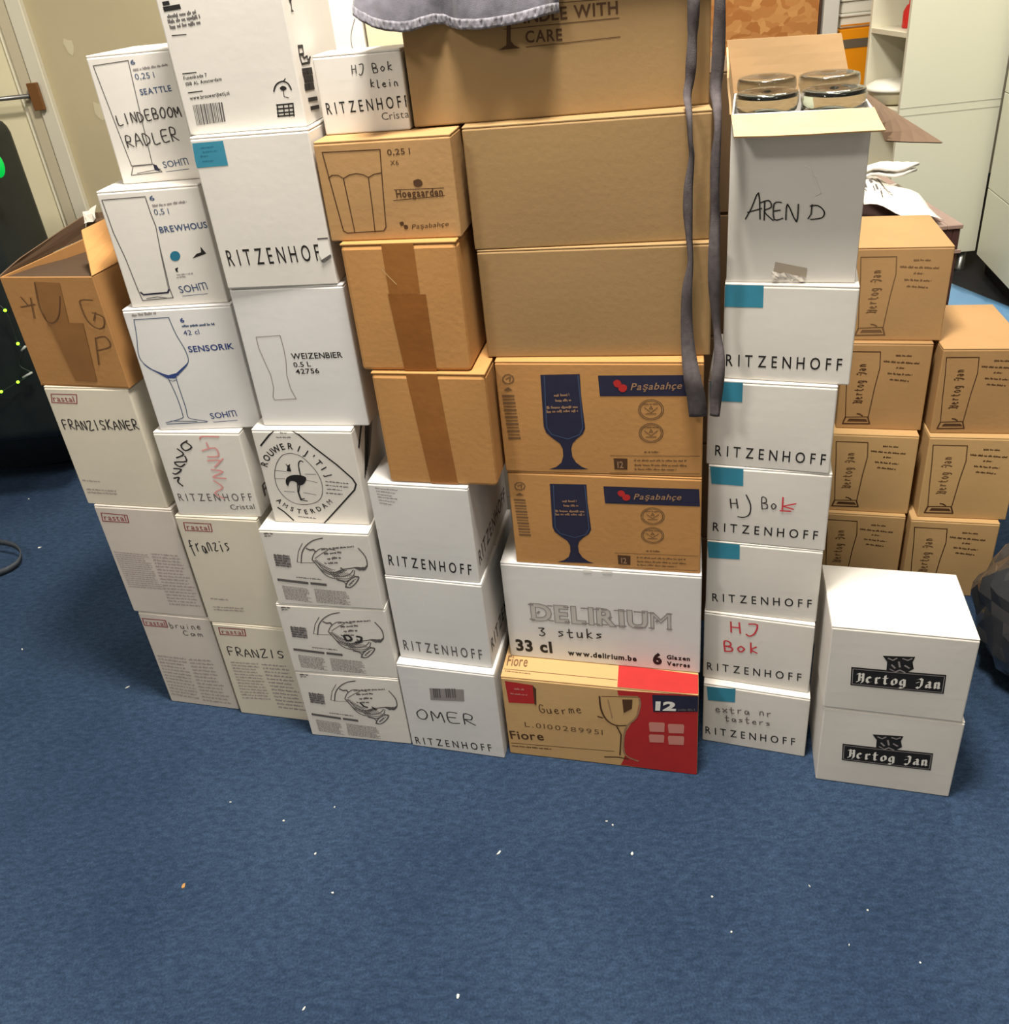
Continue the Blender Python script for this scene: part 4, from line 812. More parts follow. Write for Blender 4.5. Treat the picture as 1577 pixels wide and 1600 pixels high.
# ================================================================== glasses in the open white carton
GLASS = mat('clear_glass', (236, 240, 236), 0.02, trans=1.0, spec=0.5)
MATS['clear_glass'].node_tree.nodes['Principled BSDF'].inputs['IOR'].default_value = 1.45
x, y, a, w, h, d, z = CART['EE']; R0 = Matrix.Translation((x, y, z)) @ Matrix.Rotation(a, 4, 'Z')
gi_ = 0
GLAB = {(0, 0): 'upturned clear glass in the open white carton, front left', (1, 0): 'upturned clear glass in the open white carton, front right', (0, 1): 'upturned clear glass in the open white carton, back left', (1, 1): 'upturned clear glass in the open white carton, back right'}
for (i, j), lab in GLAB.items():
    c = R0 @ Vector((.0520 + i * .0955, .0525 + j * .0955, .006)); H = h + (.026 if j else .018)
    g = empty('drinking_glass', c); tag(g, lab, 'glass', 'glasses in the open carton')
    bm = bmesh.new(); lathe(bm, [(.034, 0), (.040, H * .45), (.041, H * .8), (.0395, H - .034), (.0395, H - .03), (.038, H - .036), (.0385, H * .8), (.037, H * .45), (.0315, 0)][::1], 40)
    bm2 = bmesh.new(); lathe(bm2, [(.0388, H - .0335), (.044, H - .028), (.0466, H - .016), (.0466, H - .009), (.045, H - .002), (.038, H), (.020, H - .0015), (.008, H - .004), (.001, H - .005)], 40)
    bm.free(); bm = bmesh.new()
    lathe(bm, [(.0345, 0), (.0405, H * .45), (.0412, H * .75), (.0395, H - .036), (.036, H - .038), (.0375, H * .75), (.0375, H * .45), (.032, 0.0005)], 40)
    bobj('bowl', bm, GLASS, g, True); bobj('thick_base', bm2, GLASS, g, True)

# ================================================================== grey apron with ties
DENIM = mat('grey_denim', (98, 96, 106), 0.9, 0.35, 60, 0.6, 900, spec=.1, sheen=.3)
HEM = mat('denim_hem', (142, 140, 150), 0.9, 0.55, 110, 0.7, 700, spec=.1, sheen=.3, stretch=(1, 1, .15))
STRAP = mat('denim_tie', (90, 84, 86), 0.9, 0.3, 90, 0.4, 700, spec=.1)
ap = empty('apron', (0, 0, 0)); tag(ap, 'grey denim apron draped over the topmost brown carton', 'apron')
FX = Face('X'); u_, v_, o_ = FX.u, FX.v, FX.o; HX = CART['X'][4]
def XL(s, b, t): return o_ + u_ * s + v_ * b + Vector((0, 0, t))
def X_st(p, b):  # point of the ray on the plane b metres in front of the carton's face
    q = ray(*p); P0 = o_ - v_ * b; k = (P0 - CAMP).dot(v_) / q.dot(v_); P = CAMP + q * k - P0; return P.dot(u_), P.z
low = [(553, 22), (562, 30), (575, 38), (592, 44), (610, 48), (628, 49), (645, 47), (662, 41), (680, 36), (695, 37), (708, 42), (722, 45), (745, 45), (765, 43), (785, 40), (805, 36), (825, 31), (845, 25), (860, 21), (874, 19)]
def off(i): f = i / 19; return .045 + .020 * math.sin(f * 9 + .6) + .010 * math.sin(f * 23) - .03 * f
N_ = len(low); bm = bmesh.new(); rows = []; TOPZ = HX + .004
for i in range(N_ * 3 - 2):
    f = i / 3; i0 = min(int(f), N_ - 1); i1 = min(i0 + 1, N_ - 1); p = (low[i0][0] * (1 - f % 1) + low[i1][0] * (f % 1), low[i0][1] * (1 - f % 1) + low[i1][1] * (f % 1))
    b = max(off(f), .008); s, t = X_st(p, b); col = []
    wr = math.sin(f * 2.6) * .5 + math.sin(f * 5.3 + 1) * .35
    for j in range(15):
        g_ = j / 14
        if j <= 8:   # hanging part
            k_ = j / 8; zz = t + (TOPZ - t + .004) * k_; bb = b * (1 - k_ ** 1.5) + .006 * k_ + .006 * wr * (1 - k_ * .6); col.append(XL(s, -bb, zz))
        else:        # lying on the carton
            k_ = (j - 8) / 6; s2 = max(s, .012) if k_ > 0 else s; col.append(XL(s * (1 - k_) + max(s, .01) * k_, .015 + .2 * k_, TOPZ + .004 + abs(.008 * wr) * (1 - .3 * k_)))
    rows.append(col)
def grid_mesh(name, G, m, parent, th):
    bm = bmesh.new(); V = [[bm.verts.new(c) for c in r_] for r_ in G]
    for A, B in zip(V, V[1:]):
        for j in range(len(A) - 1): bm.faces.new([A[j], B[j], B[j + 1], A[j + 1]])
    o = bobj(name, bm, m, parent, True); md = o.modifiers.new('t', 'SOLIDIFY'); md.thickness = th; md.offset = 0; return o
grid_mesh('skirt', rows, DENIM, ap, .002)
hem = []
K_ = 170
for i in range(K_):
    f = i / (K_ - 1) * (len(rows) - 1); a0, a1 = rows[int(f)], rows[min(int(f) + 1, len(rows) - 1)]; q_ = f % 1
    P0, P1 = a0[0].lerp(a1[0], q_), a0[1].lerp(a1[1], q_); dn = (P1 - P0).normalized(); rp = .0019 * math.sin(i * 1.35) + .0009 * math.sin(i * .5)
    hem.append([P0 + dn * (-.001 + .0145 * k_ / 4) - v_ * (.0022 + rp * math.sin(math.pi * k_ / 4) + .0006) for k_ in range(5)])
grid_mesh('hem', hem, HEM, ap, .0012)
def tie(name, spec, b0, label=None):
    spec = [(x_, y_, w_, bq(y_) if y_ > -10 else b) for x_, y_, w_, b in spec]
    """a cloth band hanging in front of the cartons, its edge on the left and right given for each height"""
    L = smooth_path([(*X_st((x_ - w_ / 2, y_), b), b) for x_, y_, w_, b in spec], 4); R__ = smooth_path([(*X_st((x_ + w_ / 2, y_), b), b + tw) for (x_, y_, w_, b), tw in zip(spec, [.004 * math.sin(i * 1.9) for i in range(len(spec))])], 4)
    G = []
    for l, r_ in zip(L, R__):
        G.append([XL(l[0] * (1 - k_) + r_[0] * k_, -(l[2] * (1 - k_) + r_[2] * k_) - .0025 * math.sin(math.pi * k_), l[1] * (1 - k_) + r_[1] * k_) for k_ in (0, .33, .66, 1)])
    return grid_mesh(name, G, STRAP, ap, .0022)
b_ = .022
def bq(y_): return .022 + (.0 if y_ < 140 else .043 * min(1, (y_ - 140) / 45)) + (0 if y_ < 340 else .008 * min(1, (y_ - 340) / 50)) + (0 if y_ < 530 else .022 * min(1, (y_ - 530) / 50))
top1 = X_st((1080, -75), b_)
tie('tie', [(1083, -62, 20, .012), (1084, 0, 19, b_), (1083, 40, 17, b_), (1082, 60, 14, b_), (1080, 100, 16, b_), (1078, 125, 14, b_), (1074, 150, 13, b_), (1077, 180, 8, b_), (1079, 220, 6, b_), (1081, 245, 8, b_), (1076, 290, 13, b_), (1075, 330, 14, b_), (1077, 370, 10, b_), (1079, 410, 8, b_), (1074, 450, 15, b_), (1073, 500, 18, b_), (1076, 550, 22, b_), (1082, 590, 27, b_), (1088, 620, 29, b_), (1091, 651, 28, b_)], b_)
tie('tie', [(1124, -62, 18, .016), (1125, 0, 16, b_), (1124, 50, 20, b_), (1122, 100, 20, b_), (1118, 140, 17, b_), (1121, 170, 13, b_), (1122, 205, 11, b_), (1118, 250, 14, b_), (1117, 300, 13, b_), (1118, 340, 15, b_), (1116, 390, 17, b_), (1116, 440, 18, b_), (1118, 485, 14, b_), (1121, 520, 11, b_), (1124, 555, 16, b_), (1122, 590, 20, b_), (1119, 625, 18, b_), (1117, 649, 14, b_)], b_)
# waistband from which both ties hang, lying on the carton
g0 = [XL(.38 + .0 * i, .0, HX + .006) for i in range(2)]
bm = bmesh.new(); add_box(bm, .20, CART['X'][3] + .012, -.020, .02, HX + .003, HX + .009, .002); o = bobj('waistband', bm, STRAP, ap); o.matrix_local = Matrix.Translation(o_) @ Matrix.Rotation(CART['X'][2], 4, 'Z')

# ================================================================== cartons at the back behind the small twice-penned white carton
zb = 1.42; yb = 1.86
P1_ = at_y(484, 86, yb); P2_ = at_y(574, 72, yb); P3_ = at_y(640, 70, yb)
CART['G'] = (P1_.x - .05, yb + .012, -.13, P2_.x - P1_.x + .05, .33, .2, zb); CART['G2'] = (P2_.x + .003, yb - .014, -.13, .22, .30, .2, zb)
for i, hh in enumerate((.284,) * 5):
    CART['S%d' % i] = (P1_.x - .06, yb + .006, -.13, .46, hh, .24, hh * i)
BLAB = ['plain white carton on the carpet behind the second row', 'plain white carton second up in the hidden back stack', 'plain white carton third up in the hidden back stack', 'plain white carton fourth up in the hidden back stack', 'plain white carton directly under the brightly lit back cartons']
for i in range(5): carton('S%d' % i, BLAB[i], WHITE, 'plain cartons of the back stack')
r = carton('G', 'brightly lit white carton with thin goblet outlines, behind the small twice-penned white carton', PAPER)
k = D('G'); k.line(Z8((855, 200), (830, 290), (815, 370), (815, 440), (835, 560)), 1.1, False, 3); k.build('glass_drawing', GREYINK, r)
r = carton('G2', 'cream carton half hidden by the apron, behind the small twice-penned white carton', mat('pale_cream_carton', (226, 214, 180), .6, .05, 5))
k = D('G2'); k.line(Z8((900, 295), (935, 330)), 1.1); k.build('glass_drawing', GREYINK, r)

for i in range(5):  # unseen stack added behind the gap; its dark brown stands for shade
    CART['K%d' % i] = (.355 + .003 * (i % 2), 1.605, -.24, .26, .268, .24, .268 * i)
    carton('K%d' % i, ['bottom', 'second', 'third', 'fourth', 'topmost'][i] + ' carton of the stack added to darken the gap beside the ties', mat('shade_brown_carton', (88, 68, 46), .75, .1, 6), 'cartons added to darken the gap')
# ================================================================== carpet, walls
fl = bmesh.new(); add_box(fl, -4.2, 4.2, -2.6, 6.2, -.05, 0)
CARPET = bpy.data.materials.new('blue_carpet'); CARPET.use_nodes = True; nt = CARPET.node_tree; b = nt.nodes['Principled BSDF']; b.inputs['Roughness'].default_value = .95; b.inputs['Specular IOR Level'].default_value = .1
tc = nt.nodes.new('ShaderNodeTexCoord')
def noise(sc, det=5, st=None):
    n = nt.nodes.new('ShaderNodeTexNoise'); n.inputs['Scale'].default_value = sc; n.inputs['Detail'].default_value = det
    if st: mp = nt.nodes.new('ShaderNodeMapping'); mp.inputs['Scale'].default_value = st; mp.inputs['Rotation'].default_value = (0, 0, .5); nt.links.new(tc.outputs['Object'], mp.inputs[0]); nt.links.new(mp.outputs[0], n.inputs[0])
    else: nt.links.new(tc.outputs['Object'], n.inputs[0])
    return n
def ramp(n, p0, c0, p1, c1):
    r_ = nt.nodes.new('ShaderNodeValToRGB'); r_.color_ramp.elements[0].position = p0; r_.color_ramp.elements[1].position = p1; r_.color_ramp.elements[0].color = srgb(c0); r_.color_ramp.elements[1].color = srgb(c1); nt.links.new(n.outputs[0], r_.inputs[0]); return r_
def mix(a, b_2, fac, mode='MULTIPLY'):
    m = nt.nodes.new('ShaderNodeMix'); m.data_type = 'RGBA'; m.blend_type = mode; m.inputs[0].default_value = fac; nt.links.new(a, m.inputs[6]); nt.links.new(b_2, m.inputs[7]); return m.outputs[2]
base = ramp(noise(2.2, 4), .3, (52, 72, 100), .7, (66, 88, 117)); fine = ramp(noise(260, 3), .3, (178, 178, 178), .75, (255, 255, 255)); mid = ramp(noise(48, 7, (1, 2.4, 1)), .33, (188, 192, 198), .7, (255, 255, 255))
c_ = mix(mix(base.outputs[0], fine.outputs[0], .8), mid.outputs[0], .8); nt.links.new(c_, b.inputs['Base Color'])
bp = nt.nodes.new('ShaderNodeBump'); bp.inputs['Strength'].default_value = .5; bp.inputs['Distance'].default_value = .004; nt.links.new(noise(320, 4).outputs[0], bp.inputs['Height']); nt.links.new(bp.outputs[0], b.inputs['Normal'])
tag(bobj('floor', fl, CARPET), kind='structure')
WALL = mat('olive_cream_wall', (184, 172, 140), .85, .08, 3, .15, 40)
WALLW = mat('pale_wall', (214, 210, 196), .85, .04, 3)
yw = 3.4
A0 = at_y(142, 330, yw); xf = A0.x
tag(box('wall_back_left', xf + .0, .6, yw, yw + .12, 0, 3.5, WALL), kind='structure')
tag(box('wall_back', .6, 4.2, 5.4, 5.52, 0, 3.5, WALLW), kind='structure')
tag(box('wall_return', .6, .72, yw, 5.4, 0, 3.5, WALLW), kind='structure')
tag(box('wall_left', -4.2, -4.08, -2.6, yw + .12, 0, 3.5, WALLW), kind='structure')
tag(box('wall_right', 4.08, 4.2, -2.6, 5.4, 0, 3.5, WALLW), kind='structure')
tag(box('wall_front', -4.2, 4.2, -2.6, -2.48, 0, 3.5, WALLW), kind='structure')
tag(box('ceiling', -4.2, 4.2, -2.6, 5.52, 3.5, 3.58, mat('ceiling_white', (225, 222, 214), .9)), kind='structure')
# door at the left with its frame
FR = mat('painted_door_frame', (210, 205, 186), .45, .05, 4); DOOR = mat('cream_door', (232, 224, 190), .5, .05, 3)
def colx(u0, v0): return at_y(u0, v0, yw).x
xl, xbq, xb2 = colx(120, 330), colx(40, 149), colx(28, 149)
def trim(n, x0, x1, y0, y1, m=FR): tag(box(n, x0, x1, y0, y1, 0, 2.2, m, bev=.003), kind='structure')
trim('trim_1', xl + .002, xf, yw - .03, yw + .1); trim('trim_2', xbq, xl - .003, yw - .018, yw + .1, mat('door_frame_beige', (196, 186, 160), .5))
tag(box('door_1', xb2 - .95, xb2 - .001, yw + .03, yw + .07, 0, 2.2, DOOR, bev=.003), kind='structure')
tag(box('trim_3', xb2 + .001, xbq - .001, yw + .01, yw + .1, 0, 2.2, mat('bright_door_stop', (244, 238, 214), .5), bev=.002), kind='structure')
tag(box('wall_door_side', -4.1, xb2 - .951, yw + .01, yw + .12, 0, 3.5, WALLW), kind='structure')
tag(box('wall_above_door', xb2 - .951, xf, yw + .01, yw + .12, 2.2, 3.5, WALLW), kind='structure')
hb = at_y(46, 150, yw - .05)
g = empty('door_closer_arm', hb); tag(g, 'thin grey metal bar across the top of the cream door at far left', 'bar')
bm = bmesh.new(); tube(bm, [(-.75, -.0, -.005), (-.3, 0, .0), (0, 0, .0)], .0085); bobj('rod', bm, mat('grey_metal', (130, 130, 128), .35, metal=.8), g, True)
hp_ = at_y(60, 155, yw - .037)
box('strike_plate', hp_.x - hb.x - .02, hp_.x - hb.x + .02, -.006, .012, -.055, .045, mat('brown_plate', (112, 74, 38), .5), g, .002)
# pale scuffs on the wall are paint flakes
for i, (p0, r0) in enumerate((((108, 72), .03), ((155, 172), .035))):
    P = at_y(*p0, yw); bm = bmesh.new(); vs = [bm.verts.new((P.x + r0 * (1 + .3 * math.sin(k_ * 2.3 + i)) * math.cos(k_ * .7) * .6, yw - .0015, P.z + r0 * (1 + .3 * math.cos(k_ * 1.7)) * math.sin(k_ * .7))) for k_ in range(9)]; bm.faces.new(vs[::-1])
    o = bobj('wall_patch', bm, mat('filler_patch', (200, 190, 160), .8), bpy.data.objects['wall_back_left'])

# ================================================================== dark container with green lights at the far left
DK = mat('dark_green_black_plastic', (26, 32, 32), .45, .3, 12, .2, 30); GLOW = mat('green_glow', (20, 90, 40), .4, emit=((5, 220, 80), .8)); LED = mat('green_led', (160, 255, 60), .3, emit=((150, 255, 40), 3))
yd = 2.75
pr0 = at_y(14, 178, yd); pr1 = at_y(78, 345, yd); xr = (pr0.x + pr1.x) / 2; zt = pr0.z
g = empty('dark_cabinet', (xr - .45, yd, 0)); tag(g, 'tall dark rounded cabinet with green light, far left beside the door', 'cabinet')
bm = bmesh.new(); add_box(bm, -.45, .45, -.34, 0, .28, zt, .05, 4); bobj('body', bm, DK, g, True)
bm = bmesh.new(); lathe(bm, [(.02, 0), (.26, .0), (.36, .05), (.41, .16), (.43, .3), (.40, .42), (.33, .5), (.02, .52)], 28, Matrix.Translation((.12, .22, 0)) @ Matrix.Diagonal((1, .85, 1, 1))); bobj('base', bm, DK, g, True)
bm = bmesh.new(); add_box(bm, -.38, .39, -.348, -.336, zt - .42, zt - .06, .004); bobj('front_panel', bm, mat('smoked_panel', (16, 20, 20), .15, spec=.6), g)
pg = at_y(-3, 255, yd - .34); bm = bmesh.new(); lathe(bm, [(.001, 0), (.02, 0), (.024, .005), (.001, .008)], 20, Matrix.Translation((pg.x - xr + .45, -.35, pg.z)) @ Matrix.Rotation(math.pi / 2, 4, 'X') @ Matrix.Diagonal((1, 1.6, 1, 1))); bobj('green_display', bm, GLOW, g, True)
ls = empty('string_lights', (xr - .3, yd - .2, 0)); tag(ls, 'string of tiny green lights hanging over the dark cabinet at left', 'string lights')
pts = [at_y(*p, yd - .37 - .01 * (i % 2)) for i, p in enumerate(((-20, 470), (8, 485), (28, 537), (38, 545), (30, 570), (50, 584), (28, 597), (2, 612), (-20, 620)))]
loc = ls.location; bm = bmesh.new(); tube(bm, [p - loc for p in smooth_path(pts, 4)], .0018, 6); bobj('cable', bm, mat('dark_cable', (30, 40, 34), .5), ls, True)
for p in ((8, 485), (28, 537), (28, 597), (2, 612)):
    P = at_y(*p, yd - .385) - loc; bm = bmesh.new(); bmesh.ops.create_icosphere(bm, subdivisions=2, radius=.0048, matrix=Matrix.Translation(P)); bobj('light', bm, LED, ls, True)
for q_ in (((34, 548), (40, 541)), ((36, 590), (50, 582))):  # short pale pieces added as the highlight on the cable
    bm = bmesh.new(); tube(bm, [at_y(*q_[0], yd - .385) - loc, at_y(*q_[1], yd - .385) - loc], .004, 6); bobj('cable_glint', bm, mat('glint_grey', (150, 156, 150), .5), ls, True)
# webbing loop on the carpet
lp = empty('webbing_loop', at_z(0, 880, 0)); tag(lp, 'dark webbing strap looped on the carpet at the left edge', 'strap')
P = smooth_path([at_z(u0, v0, z0) - lp.location for u0, v0, z0 in ((-60, 850, .02), (-20, 850, .035), (8, 852, .04), (26, 858, .035), (34, 870, .02), (28, 884, .008), (8, 896, .006), (-25, 906, .006), (-60, 912, .006))], 5)
grid_mesh('band', [[p, p + Vector((.0, .004, .018))] for p in P], mat('dark_webbing', (60, 66, 74), .6, .3, 80), lp, .003)

# ================================================================== dark crate with papers behind the brown cartons
CR = mat('dark_brown_wood', (74, 50, 46), .5, .25, 9, .15, 60, stretch=(1, 1, 4)); CR2 = mat('brown_wood_rim', (150, 128, 118), .5, .15, 12)
zc = .86; c1 = at_z(1503, 350, zc); c2 = at_z(1390, 280, zc); dv = (c2 - c1).normalized(); ang = math.atan2(dv.y, dv.x) - math.pi / 2
g = empty('open_crate', (c1.x, c1.y, 0), ang); tag(g, 'dark brown open wooden crate with a pale rim, behind the brown beer glass cartons', 'crate')
Lc, Wc = .62, .62
for nm, bx in (('side_panel', (-.018, 0, 0, Lc)), ('side_panel', (-Wc, -Wc + .018, 0, Lc)), ('end_panel', (-Wc + .018, -.018, 0, .018)), ('end_panel', (-Wc + .018, -.018, Lc - .018, Lc))): box(nm, bx[0], bx[1], bx[2], bx[3], .0, zc - .012, CR, g, .002)
box('bottom_panel', -Wc + .018, -.018, .018, Lc - .018, .01, .03, CR, g)
for bx in ((-.034, .004, -.004, Lc + .004), (-Wc - .004, -Wc + .034, -.004, Lc + .004), (-Wc + .034, -.034, -.004, .03), (-Wc + .034, -.034, Lc - .03, Lc + .004)): box('rim', bx[0], bx[1], bx[2], bx[3], zc - .012, zc, CR2, g, .002)
box('ledge', -.03, .006, -.006, .0, zc - .075, zc - .067, CR2, g)
box('shelf_board', -Wc + .018, -.018, .018, Lc - .018, zc - .10, zc - .085, CR, g)
bag = at_z(1400, 320, zc)
pg_ = empty('paper_sheet', (bag.x, bag.y, zc)); tag(pg_, 'crumpled white printed packing paper spilling out of the dark brown crate', 'paper')
cor = [at_z(1350, 322, zc + .035), at_z(1474, 349, zc + .008), at_z(1400, 290, zc + .004), at_z(1330, 268, zc + .03)]
G = []
for i in range(13):
    r_ = []
    for j in range(9):
        u0, v0 = i / 12, j / 8; p = (cor[0] * (1 - u0) + cor[1] * u0) * (1 - v0) + (cor[3] * (1 - u0) + cor[2] * u0) * v0
        r_.append(p - pg_.location + Vector((0, 0, .004 + .010 * math.sin(u0 * 9 + v0 * 4) * math.sin(v0 * 7 + 1) + .012 * math.sin(math.pi * v0))))
    G.append(r_)
WP = mat('printed_wrapping_paper', (224, 218, 208), .6, 0, bump=.3, bscale=30); grid_mesh('sheet', G, WP, pg_, .0012)
mk = []
bm = bmesh.new(); rnd = random.Random(5)
for i in range(26):
    a0 = rnd.uniform(.08, .5); b0 = rnd.uniform(.25, .75); w0 = rnd.uniform(.01, .05)
    def gp(u0, v0):
        f0, f1 = min(u0, .999) * 12, min(v0, .999) * 8; i0, j0 = int(f0), int(f1); fu, fv = f0 - i0, f1 - j0
        return (G[i0][j0] * (1 - fu) + G[i0 + 1][j0] * fu) * (1 - fv) + (G[i0][j0 + 1] * (1 - fu) + G[i0 + 1][j0 + 1] * fu) * fv + Vector((0, 0, .0016))
    bm.faces.new([bm.verts.new(gp(a0, b0)), bm.verts.new(gp(a0 + w0, b0)), bm.verts.new(gp(a0 + w0, b0 + .1)), bm.verts.new(gp(a0, b0 + .1))])
bobj('printed_lettering', bm, GREYINK, pg_)
pw = empty('folded_bag', at_z(1372, 275, zc + .05)); tag(pw, 'small folded white plastic bag on the crate corner beside the open white carton', 'bag')
for i in range(2):
    G = []
    for a_ in range(8):
        G.append([Vector((-.05 + .022 * a_ + i * .004, -.02 + .015 * b2 + .004 * math.sin(a_), .016 * i + .006 * math.sin(a_ * 1.1 + b2) - .0 * b2 + .006)) for b2 in range(5)])
    grid_mesh('fold', G, PAPER, pw, .008)

# ================================================================== plastic bags at the right
def lumpy(name, loc, rad, m, seed, label, cat, sub=4, amp=.16):
    g = empty(name, loc); tag(g, label, cat); bm = bmesh.new(); bmesh.ops.create_icosphere(bm, subdivisions=sub, radius=1)
    from mathutils import noise as mn
    for v in bm.verts:
        p = v.co.copy(); n1 = mn.ridged_multi_fractal(p * 1.9 + Vector((seed, 0, 0)), 1, 2, 4, 1, 2); k_ = 1 + amp * (n1 - 1.1) + .05 * mn.noise(p * 7 + Vector((0, seed, 0)))
        v.co = Vector((p.x * rad[0] * k_, p.y * rad[1] * k_, max((p.z * k_ + .82) * rad[2], .002)))
    bobj('skin', bm, m, g, False); return g
BAG = mat('black_plastic_film', (50, 52, 56), .2, .3, 5, .25, 40, spec=.9, coat=.7)
bg1 = lumpy('black_plastic_bag', (1.245, 1.33, 0), (.25, .17, .2), BAG, 3.3, 'crumpled shiny black plastic bag on the carpet right of the two white blackletter cartons', 'bag', 4, .10)
bm = bmesh.new(); tube(bm, smooth_path([(.02, -.165, .06), (.08, -.19, .12), (.16, -.17, .2), (.2, -.13, .26)], 5), lambda t: .008 * (1 - t) + .003, 6); bobj('fold', bm, BAG, bg1, True)
bm = bmesh.new(); tube(bm, smooth_path([(-.16, -.13, .02), (-.08, -.175, .05), (.03, -.2, .04), (.12, -.19, .015)], 5), lambda t: .012 * (1 - t) + .004, 6); bobj('fold', bm, BAG, bg1, True)
from mathutils import noise as NZ
BLUEP = mat('blue_plastic_film', (110, 160, 205), .3, .15, 6, .5, 14, spec=.6)
g = empty('blue_plastic_sheet', (2.0, 2.8, 0)); tag(g, 'crumpled light blue plastic sheet on the floor below the tall white cabinets', 'plastic sheet')
cs = [at_z(1440, 600, 0), at_z(1620, 600, 0), at_z(1590, 492, .02), at_z(1478, 446, .02)]
G = []
for i in range(17):
    r_ = []
    for j in range(13):
        u0, v0 = i / 16, j / 12; p = (cs[0] * (1 - u0) + cs[1] * u0) * (1 - v0) + (cs[3] * (1 - u0) + cs[2] * u0) * v0
        r_.append(p - g.location + Vector((0, 0, .02 + 1.3 * math.sin(math.pi * v0) * (.035 * abs(NZ.noise(Vector((u0 * 4, v0 * 4, 1)))) + .02 * abs(NZ.noise(Vector((u0 * 11, v0 * 9, 2))))))))
    G.append(r_)
grid_mesh('film', G, BLUEP, g, .003)
# ================================================================== cabinets at the right and back
CAB = mat('white_grey_cabinet', (216, 216, 198), .4, .03, 2); CABI = mat('shelf_cream', (226, 222, 200), .5, .03, 2); SEAM = mat('cabinet_seam', (170, 170, 156), .6); BLK = mat('black_plinth', (22, 22, 24), .6); STEEL = mat('brushed_steel_leg', (150, 152, 150), .3, metal=.9)
ys = 3.72; x0 = at_y(1404, 190, ys).x; x1 = at_y(1524, 392, ys).x; zb_ = at_y(1510, 393, ys).z; shz = [at_y(1409, 53, ys).z, at_y(1401, 175, ys).z]
g = empty('shelf_cabinet', (x0, ys, 0)); tag(g, 'tall white shelf cabinet with its blank side panel towards the stacks', 'cabinet')
Wd = x1 - x0; Dp = .38; th_ = .02
box('side_panel', 0, Wd, 0, th_, zb_, 2.3, CAB, g, .001); box('side_panel', 0.0, Wd, Dp - th_, Dp, zb_, 2.3, CABI, g, .001); box('back_panel', Wd - .015, Wd, th_, Dp - th_, zb_, 2.3, CABI, g)
for zz in (zb_ + .02, shz[1] - .34, shz[1], shz[0], shz[0] + .35, 2.28): box('shelf', .002, Wd - .015, th_, Dp - th_, zz - .022, zz, CABI, g, .001)
for p0, p1 in (((1400, 169), (1556, 156)), ((1398, 181), (1552, 169))):
    A_, B_ = at_y(*p0, ys), at_y(*p1, ys); zz = (A_.z + B_.z) / 2; box('panel_joint', .0, Wd - .002, -.0012, .0, zz - .0016, zz + .0016, SEAM, g)
for lx in (.06, Wd - .035):
    for ly in (.05, Dp - .06):
        bm = bmesh.new(); lathe(bm, [(.024, 0), (.026, .004), (.02, .012), (.02, zb_)], 20, Matrix.Translation((lx, ly, 0))); bobj('leg', bm, STEEL, g, True)
pA = at_z(1526, 397, .1); pB = at_z(1577, 452, .1); dd = (pB - pA).normalized(); pB = pA + dd * 1.5
g2 = empty('tall_cabinet', (pA.x, pA.y, 0), math.atan2(dd.y, dd.x)); tag(g2, 'tall white grey cabinet with black plinth at the right edge', 'cabinet')
for i in range(3):
    for z0_, z1_ in ((.1, at_y(1560, 312, 3.5).z), (at_y(1560, 312, 3.5).z + .004, at_y(1570, 195, 3.5).z + .1), (at_y(1570, 195, 3.5).z + .104, 2.3)):
        box('door', i * .5 + .002, i * .5 + .498, -.0, .018, z0_, z1_, CAB, g2, .0015)
box('body', 0, 1.5, .019, .5, .1, 2.3, CAB, g2); box('plinth', 0, 1.5, .05, .5, 0, .099, BLK, g2)
mt = at_z(1470, 470, 0)
tag(box('floor_shade_strip', 1.6, 4.0, 3.2, 5.3, .0003, .0012, mat('shade_black', (30, 30, 32), .6, .2, 30)), kind='structure')  # dark sheet added over the carpet, black for the shading below the cabinets
# things on the shelves
pd = at_y(1376, 150, ys + .22); CER = mat('white_ceramic', (240, 238, 226), .25, spec=.5)
g = empty('lidded_dish', (x0 + .075, ys + .22, shz[1] + .0005)); tag(g, 'white lidded dish on the lower shelf of the shelf cabinet', 'dish')
bm = bmesh.new(); lathe(bm, [(.07, 0), (.1, .01), (.112, .06), (.112, .062), (.02, .062)], 32); bobj('bowl', bm, mat('beige_ceramic', (214, 204, 174), .4), g, True)
bm = bmesh.new(); lathe(bm, [(.125, .063), (.135, .07), (.125, .082), (.09, .1), (.03, .108), (.001, .109)], 32); bobj('lid', bm, CER, g, True)
pr_ = at_y(1396, 28, ys + .16)
g = empty('red_bottle', (x0 + .1, ys + .2, shz[0] + .0005)); tag(g, 'small red bottle on the upper shelf of the shelf cabinet', 'bottle')
bm = bmesh.new(); lathe(bm, [(.028, 0), (.032, .004), (.032, .07), (.02, .095), (.012, .1), (.012, .12), (.001, .121)], 24); bobj('body', bm, mat('red_plastic', (206, 44, 40), .35), g, True)
bm = bmesh.new(); lathe(bm, [(.0145, .121), (.0145, .145), (.001, .146)], 20); bobj('cap', bm, CER, g, True)
g = empty('black_jar', (x0 + .125, ys + .1, shz[0] + .0005)); tag(g, 'black jar beside the red bottle on the upper shelf', 'jar')
bm = bmesh.new(); lathe(bm, [(.03, 0), (.035, .005), (.035, .06), (.03, .07), (.001, .07)], 24); bobj('body', bm, BLK, g, True)
bm = bmesh.new(); lathe(bm, [(.031, .0705), (.031, .09), (.001, .091)], 24); bobj('lid', bm, GREYINK, g, True)
